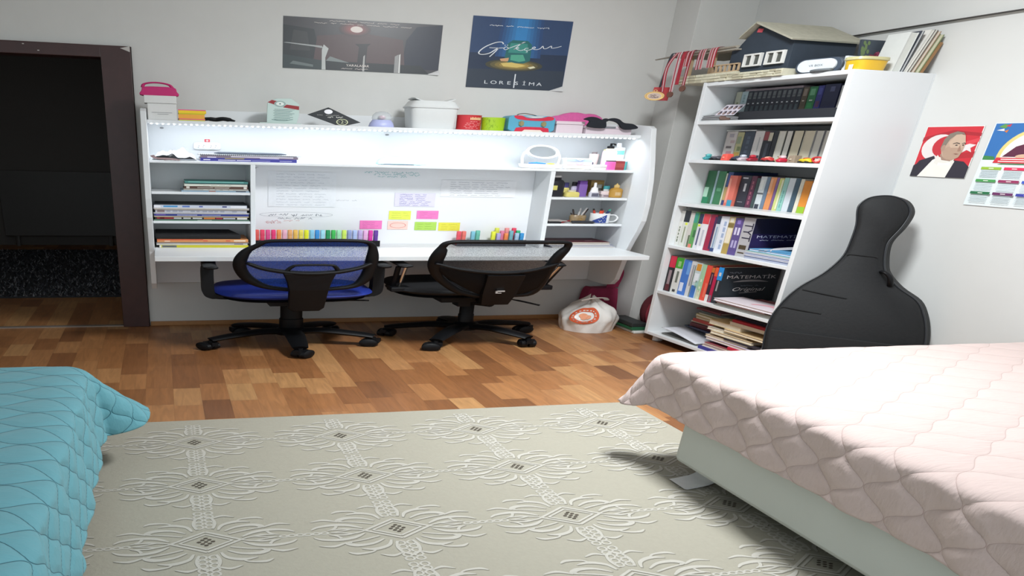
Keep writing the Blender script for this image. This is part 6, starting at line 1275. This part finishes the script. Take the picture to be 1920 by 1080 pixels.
# the wide night poster
F1 = fr((.368, 3.7485, 1.941), (1, 0, 0), (0, 0, 1)); Wp, Hp = .480, .332
t = thing('poster', (.608, 3.748, 1.941), 'wide dark night-scene poster with a pale moon on the back wall', 'poster')
b = MB(F1); mats = [cm(78, 78, 82, .32)]; b.prism([(0, 0), (Wp-.04, 0), (Wp-.002, .026), (Wp, Hp), (0, Hp)], 0, .0007, 0)
z = .0009
for poly, c in (([(0, 0), (.11, 0), (.10, .18), (.09, .26), (0, .28)], (58, 62, 66)), ([(.02, .12), (.08, .12), (.07, .24), (.03, .25)], (72, 74, 76)), ([(.36, .03), (.478, .03), (.478, .33), (.40, .31), (.37, .22)], (56, 60, 72)), ([(.09, .05), (.37, .05), (.36, .22), (.24, .25), (.10, .22)], (92, 78, 80)), ([(.12, .0), (.45, .0), (.42, .055), (.12, .06)], (54, 58, 62)), ([(0, .0), (.12, .0), (.12, .06), (0, .09)], (64, 74, 76)),
                ([(.222, .0), (.248, .0), (.252, .165), (.262, .185), (.214, .178), (.226, .160)], (58, 58, 62)), ([(.01, .168), (.115, .155), (.118, .140), (.09, .148), (.0, .165)], (168, 172, 172)), ([(.116, .0), (.128, .0), (.126, .08), (.135, .14), (.120, .165), (.115, .13)], (190, 194, 192)), ([(.128, .06), (.20, .052), (.14, .09)], (130, 138, 138)), ([(.240, .0), (.246, .0), (.246, .11), (.241, .10)], (176, 176, 174)), ([(.338, .0), (.352, .0), (.350, .125), (.338, .11)], (150, 150, 150)), ([(.352, .0), (.357, .0), (.355, .13), (.351, .12)], (214, 214, 212)),  # pale strips: glare on the poster's creases, painted in as flat colour
                ([(.02, .03), (.09, .015), (.09, .03), (.03, .05)], (110, 120, 120))):
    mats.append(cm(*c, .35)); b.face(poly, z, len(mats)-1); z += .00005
glow(b, mats, .212, .272, .048, .046, (176, 96, 96), (86, 76, 78), 7, z); z += .0005
mats.append(cm(232, 222, 216, .4)); n_ = len(mats)-1
b.face([(.2165+.0185*cos(a), .2715+.020*sin(a)) for a in [2*pi*q/22 for q in range(22)]], z, n_)
b.text('YARALASAR', .021, n_, Matrix.Translation((.225, .035, z)), stretch=.62); squiggle(b, .175, .27, .014, .006, 61, .0009, n_, M=Matrix.Identity(4), zz=z)
squiggle(b, .135, .345, .318, .006, 62, .0009, n_, M=Matrix.Identity(4), zz=z, dens=.007); squiggle(b, .09, .385, .302, .006, 63, .0009, n_, M=Matrix.Identity(4), zz=z, dens=.007)
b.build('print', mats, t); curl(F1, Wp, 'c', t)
# the blue poster
F2 = fr((.940, 3.7485, 1.867), (1, 0, 0), (0, 0, 1)); Wp, Hp = .325, .482
t = thing('poster', (1.10, 3.748, 1.867), 'dark blue poster lettered in white script on the back wall', 'poster')
b = MB(F2); mats = [cm(50, 72, 108, .32)]; b.prism([(0, 0), (Wp-.045, 0), (Wp-.002, .034), (Wp, Hp), (0, Hp)], 0, .0007, 0)
z = .0009
mats.append(cm(52, 62, 76, .35)); b.face([(0, 0), (.278, 0), (.322, .034), (.322, .14), (0, .13)], z, 1); z += .00005
mats.append(cm(40, 54, 78, .35)); b.face([(0, .13), (.322, .14), (.322, .25), (0, .24)], z, 2); z += .00005
for k in range(6):
    h = .075-.011*k; mats.append(cm(44+2*k, 74+11*k, 118+14*k, .35)); b.face([(.158-h, .22), (.158+h, .22), (.162+h*.9, Hp-.002), (.162-h*.9, Hp-.002)], z, len(mats)-1); z += .00005
for k in range(5):
    f = 1-k*.16; mats.append(cm(70+30*k, 70+22*k, 56+6*k, .35)); b.face([(.150+.095*f*cos(a), .165+.040*f*sin(a)) for a in [2*pi*q/24 for q in range(24)]], z, len(mats)-1); z += .00005
for c, poly in (((40, 104, 104), [(.115, .20), (.12, .31), (.135, .335), (.185, .335), (.20, .31), (.20, .20), (.18, .18), (.13, .18)]), ((60, 140, 130), [(.125, .25), (.13, .315), (.185, .315), (.19, .25)]), ((84, 166, 140), [(.135, .20), (.135, .235), (.175, .24), (.185, .20), (.165, .19)]), ((214, 190, 110), [(.105, .175), (.14, .185), (.19, .165), (.16, .150), (.115, .155)]), ((206, 160, 120), [(.10, .205), (.13, .215), (.128, .19), (.105, .19)]), ((226, 222, 190), [(.195, .155), (.215, .165), (.222, .155), (.205, .145)])):
    mats.append(cm(*c, .35)); b.face(poly, z, len(mats)-1); z += .00005
mats.append(cm(222, 226, 230, .4)); n_ = len(mats)-1
def stroke(pts, w): b.strip([(q.x, q.y) for q in cr([(x, y, 0) for x, y in pts], 6, False)], w, z, n_)
stroke([(.106, .305), (.100, .318), (.080, .312), (.052, .285), (.034, .255), (.030, .235), (.042, .228), (.065, .240), (.084, .268), (.092, .275)], .0022)
stroke([(.062, .276), (.09, .277), (.108, .28)], .0018); stroke([(.092, .277), (.082, .25), (.066, .215)], .0018)
stroke([(.108, .276), (.116, .288), (.124, .278), (.114, .268), (.108, .278)], .0015); b.disc((.112, .298), .0022, z, n_); b.disc((.120, .299), .0022, z, n_)
stroke([(.124, .278), (.140, .292), (.170, .320), (.176, .326), (.166, .318), (.142, .272), (.152, .286), (.158, .284), (.150, .278), (.164, .268), (.176, .276)], .0016)
stroke([(.190, .286), (.180, .284), (.178, .272), (.192, .274)], .0015); stroke([(.184, .268), (.188, .262), (.183, .258)], .0012)
stroke([(.192, .274), (.204, .284), (.212, .292), (.208, .298), (.202, .286), (.214, .280), (.228, .288), (.236, .306), (.240, .290), (.250, .292), (.264, .310), (.266, .296), (.280, .300), (.298, .312)], .0016)
for i, ch in enumerate('LORESİMA'): b.text(ch, .033, n_, Matrix.Translation((.064+.0255*i, .040, z)), stretch=.85)
b.box(.1565, .1605, .008, .105, z-.0002, z, n_)
squiggle(b, .055, .27, .425, .009, 65, .0012, n_, M=Matrix.Identity(4), zz=z, dens=.008)
b.build('print', mats, t); curl(F2, Wp, 'c', t)

# ---------------------------------------------------------------- portrait and calendar on the right wall
FR_ = lambda y, z: fr((1.7985, y, z), (0, -1, 0), (0, 0, 1))
def poly_print(b, mats, w, h, shapes, z0):
    z = z0
    for c, P in shapes:
        mats.append(cm(*c, .5)); P = clip([(p[0]*w, p[1]*h) for p in P], .0005, w-.0005, .0005, h-.0005)
        if len(P) > 2: b.face(P, z, len(mats)-1)
        z += .00006
    return z
E = lambda cx, cy, rx, ry, a0=0, a1=360, n=22: [(cx+rx*cos(radians(a0+(a1-a0)*i/n)), cy+ry*sin(radians(a0+(a1-a0)*i/n))) for i in range(n+(a1-a0 < 360))]
t = thing('portrait_print', (1.798, 2.39, 1.335), 'portrait print of a man in white bow tie on a red flag background', 'picture')
b = MB(FR_(2.495, 1.335)); w, h = .210, .280; mats = [cm(226, 226, 222, .5)]; b.box(0, w, 0, h, 0, .0007, 0)
poly_print(b, mats, w, h, [((200, 44, 56), [(.01, .01), (.985, .01), (.985, .985), (.01, .985)]), ((168, 34, 46), [(.0, .70), (.5, .85), (1, .80), (1, .86), (.5, .92), (0, .78)]), ((176, 38, 48), [(.6, .45), (1, .52), (1, .40), (.6, .36)]), ((214, 66, 76), [(.62, .64), (1, .78), (1, .70), (.66, .56)]),
    ((222, 214, 212), E(.34, .58, .30, .26)), ((190, 44, 56), E(.47, .60, .24, .21)), ((222, 216, 214), [(.76, .62), (.86, .66), (.98, .64), (.90, .58), (.94, .50), (.85, .54), (.77, .48), (.79, .56)]),
    ((44, 40, 52), [(0, 0), (.16, 0), (.36, .36), (.32, .42), (.08, .32), (0, .15)]), ((44, 40, 52), [(.66, 0), (1, 0), (1, .22), (.88, .32), (.70, .34)]), ((40, 38, 48), [(.0, .0), (.12, .0), (.12, .3), (.0, .22)]), ((232, 228, 220), [(.14, 0), (.66, 0), (.72, .32), (.42, .40), (.32, .34)]), ((224, 220, 212), [(.36, .28), (.38, .44), (.46, .36), (.60, .30), (.70, .36), (.70, .24), (.54, .26), (.44, .24)]),
    ((240, 236, 230), [(.44, .29), (.54, .275), (.66, .30), (.66, .24), (.54, .255), (.44, .23)]), ((156, 128, 112), [(.42, .44), (.48, .34), (.64, .32), (.70, .42), (.64, .5), (.46, .5)]), ((186, 158, 138), E(.60, .60, .195, .25)), ((176, 148, 128), [(.44, .52), (.50, .38), (.66, .335), (.76, .40), (.79, .52), (.7, .6), (.5, .6)]), ((196, 170, 148), [(.50, .68), (.60, .86), (.74, .82), (.79, .68), (.76, .58), (.56, .58)]),
    ((128, 118, 106), [(.385, .56), (.40, .74), (.46, .85), (.58, .895), (.70, .87), (.76, .80), (.70, .845), (.58, .83), (.50, .74), (.47, .64), (.44, .56)]), ((172, 140, 122), E(.435, .57, .035, .065)), ((86, 74, 66), [(.58, .665), (.64, .685), (.70, .668), (.70, .65), (.64, .665), (.58, .65)]), ((86, 74, 66), [(.735, .665), (.77, .682), (.80, .672), (.795, .655), (.765, .665), (.735, .65)]), ((70, 62, 60), E(.65, .63, .022, .012)), ((70, 62, 60), E(.765, .632, .016, .012)),
    ((156, 122, 104), [(.715, .64), (.745, .56), (.755, .52), (.71, .51), (.70, .54)]), ((138, 92, 82), [(.65, .465), (.70, .472), (.75, .462), (.70, .45)])], .0009)
b.build('print', mats, t)
t = thing('calendar', (1.798, 2.09, 1.196), 'wall calendar with coloured month headings right of the portrait print', 'calendar')
b = MB(FR_(2.253, 1.196)); w, h = .325, .431; mats = [cm(222, 232, 234, .5)]; b.box(0, w, 0, h, 0, .0007, 0)
shapes = [((50, 110, 176), [(.01, .56), (.99, .56), (.99, .99), (.01, .99)]), ((222, 206, 130), E(.56, .60, .42, .36, -6, 186)), ((232, 232, 226), E(.56, .60, .38, .32, -6, 186)), ((60, 130, 70), [(.01, .56), (.14, .56), (.12, .60), (.01, .61)]), ((90, 150, 80), [(.05, .95), (.12, .93), (.15, .97), (.10, .985)]), ((200, 60, 70), [(.11, .96), (.16, .95), (.17, .985)]), ((232, 232, 232), [(.04, .91), (.12, .90), (.11, .93)]), ((206, 120, 60), [(.12, .90), (.16, .92), (.15, .88)]),
    ((92, 40, 64), [(.20, .60), (.30, .72), (.45, .78), (.72, .78), (.86, .72), (.95, .60)]), ((206, 170, 146), [(.46, .79), (.50, .74), (.56, .73), (.62, .74), (.66, .79), (.60, .83), (.50, .83)]), ((212, 178, 154), E(.56, .85, .075, .095)), ((46, 42, 46), [(.475, .84), (.48, .93), (.56, .97), (.64, .93), (.645, .84), (.62, .90), (.50, .90)]), ((210, 176, 150), E(.42, .605, .09, .028)), ((206, 172, 146), E(.62, .605, .09, .028)),
    ((206, 50, 62), [(.13, .525), (.60, .525), (.62, .585), (.15, .59)]), ((240, 230, 230), [(.20, .565), (.48, .565), (.48, .575), (.20, .575)]), ((240, 230, 230), [(.18, .54), (.56, .54), (.56, .55), (.18, .55)]), ((60, 120, 60), [(.18, .51), (.50, .51), (.46, .52), (.22, .52)]), ((222, 206, 60), [(.60, .52), (.74, .54), (.7, .57), (.62, .56)])]
HC = [[(150, 186, 60), (222, 50, 90), (240, 150, 50), (90, 160, 210)], [(70, 150, 80), (150, 56, 96), (60, 90, 190), (200, 80, 60)], [(44, 112, 74), (104, 50, 96), (60, 66, 160), (60, 140, 140)]]
for j in range(3):
    for i in range(4):
        x0 = .04+.235*i; y1 = .475-.15*j
        shapes.append((HC[j][i], [(x0, y1-.032), (x0+.205, y1-.032), (x0+.205, y1), (x0, y1)])); shapes.append(((236, 236, 230), [(x0+.08, y1-.02), (x0+.13, y1-.02), (x0+.13, y1-.012), (x0+.08, y1-.012)]))
        for k in range(5): shapes.append(((176, 190, 196), [(x0+.01, y1-.045-.018*k), (x0+.19, y1-.045-.018*k), (x0+.19, y1-.051-.018*k), (x0+.01, y1-.051-.018*k)]))
poly_print(b, mats, w, h, shapes, .0009); b.build('print', mats, t)

# ---------------------------------------------------------------- bags under the desk end
def bag_fn(c, rx, ry, h, seed, wr=.09):
    r = random.Random(seed); ph = [r.uniform(0, 6.28) for _ in range(8)]
    def f(u, v):
        a = 2*pi*u; e = v
        rad = (1-(2*e-.72)**2*.55 if e > .36 else .92+.22*e)*(1-.48*max(0, e-.72)/.28)
        k = 1+wr*(sin(3*a+ph[0]+2*e)+.7*sin(5*a+ph[1]-5*e)+.6*sin(9*a+ph[2]+7*e)+.4*sin(14*a+ph[3]-9*e))*(.35+e)
        return Vector((c[0]+rx*rad*k*cos(a), c[1]+ry*rad*k*sin(a), c[2]+h*e*(1+.10*sin(2*a+ph[4])*e+.05*sin(7*a+ph[5])*e)))
    return f
f = bag_fn((1.41, 3.49, .001), .100, .125, .265, 3, .062)
t = thing('shopping_bag', (1.415, 3.50, 0), 'white plastic carrier bag with a round orange logo on the floor under the desk', 'bag')
b = MB(); b.grid(72, 28, lambda u, v: tuple(f(u, v))); k = len(b.v); b.add([tuple(f(i/72, 1)) for i in range(72)], [tuple(range(72))]); b.build('bag', mat('bag_white', (226, 224, 220), .35, 0, .05, 9, .5), t, smooth=60)
b = MB(); nn = 40
def onbag(q, rr_): 
    p = f(.66+.085*rr_*cos(q), .56+.25*rr_*sin(q)); d = Vector((p.x-1.41, p.y-3.49, 0)); d.normalize(); return tuple(p+d*.004)
for r0, r1 in ((.80, 1.0), (.62, .70)):
    vs = []
    for i in range(nn): q = 2*pi*i/nn; vs += [onbag(q, r0), onbag(q, r1)]
    b.add(vs, [(2*i, 2*i+1, (2*i+3) % (2*nn), (2*i+2) % (2*nn)) for i in range(nn)])
for i in range(16):
    q = 2*pi*i/16; b.add([onbag(q, .70), onbag(q+.2, .70), onbag(q+.2, .80), onbag(q, .80)], [(0, 1, 2, 3)], 0 if i % 4 else 1)
for dx, dy, s in ((-.1, .1, .3), (.15, -.05, .26), (-.05, -.2, .2)): b.add([onbag(atan2(dy+s*sin(q), dx+s*cos(q)), hypot(dx+s*cos(q), dy+s*sin(q))) for q in [2*pi*k/10 for k in range(10)]], [tuple(range(10))], 1)
b.build('logo', [mat('logo_orange', (206, 92, 56), .6), mat('logo_pale', (222, 150, 112), .6)], t)
b = MB(); b.tube(cr([(1.36, 3.45, .262), (1.39, 3.43, .285), (1.44, 3.45, .28), (1.46, 3.47, .255)], 5, False), .010, 8, flat=.5); b.build('handle', mat('bag_white', (222, 218, 212), .45), t, smooth=180)
t = thing('tote_bag', (1.52, 3.66, 0), 'raspberry pink cloth bag standing behind the white carrier bag', 'bag')
PKB = mat('bag_raspberry', (150, 40, 78), .8, 0, .15, 30, .2)
b = MB(fr((0, 3.645, 0), (1, 0, 0), (0, 0, 1), (0, 1, 0))); b.prism(cr([(1.46, .002, 0), (1.575, .002, 0), (1.578, .15, 0), (1.57, .28, 0), (1.565, .30, 0), (1.53, .30, 0), (1.49, .30, 0), (1.462, .29, 0), (1.452, .15, 0)], 4), 0, .075); b.build('body', PKB, t, bevel=.012, smooth=50)
b = MB(); b.ribbon(cr([(1.545, 3.66, .29), (1.560, 3.67, .40), (1.572, 3.68, .455), (1.580, 3.69, .40), (1.568, 3.69, .30)], 5, False), .018, (0, 1, 0), .006); b.build('strap', PKB, t, smooth=60)
b = MB(); b.ball((1.635, 3.43, .165), .048, .075, .155, 0, 20, 12); o = b.build('backpack', mat('bag_maroon', (92, 30, 40), .8, 0, .25, 24, .2), origin=(1.635, 3.43, 0), smooth=180)
b = MB(); b.tube(cr([(1.596, 3.39, .24), (1.588, 3.385, .16), (1.598, 3.38, .06)], 5, False), .008, 6); b.build('strap', mat('strap_red', (136, 40, 56), .7), o, smooth=180)
tag(o, 'dark maroon backpack on the floor behind the bookcase left side', 'backpack')
for i, (x0, x1, y0, y1, z, h, c, lb) in enumerate(((1.535, 1.588, 3.345, 3.55, .001, .022, (216, 218, 214), 'white-edged notebook at the bottom of the floor pile by the bookcase'), (1.530, 1.584, 3.36, 3.555, .0235, .030, (34, 92, 60), 'dark green folder in the floor pile by the bookcase'), (1.528, 1.583, 3.36, 3.56, .054, .034, (40, 44, 44), 'black laptop bag on top of the floor pile by the bookcase'))):
    b = MB(at(0, 0, 0)); b.box(x0, x1, y0, y1, z, z+h); 
    o = b.build(('notebook', 'folder', 'laptop_bag')[i], cm(*c, .6), bevel=.006); tag(o, lb, ('notebook', 'folder', 'bag')[i], 'things piled on the floor by the bookcase')
# last: no helper properties left behind
for o in bpy.data.objects:
    if '_o' in o: del o['_o']
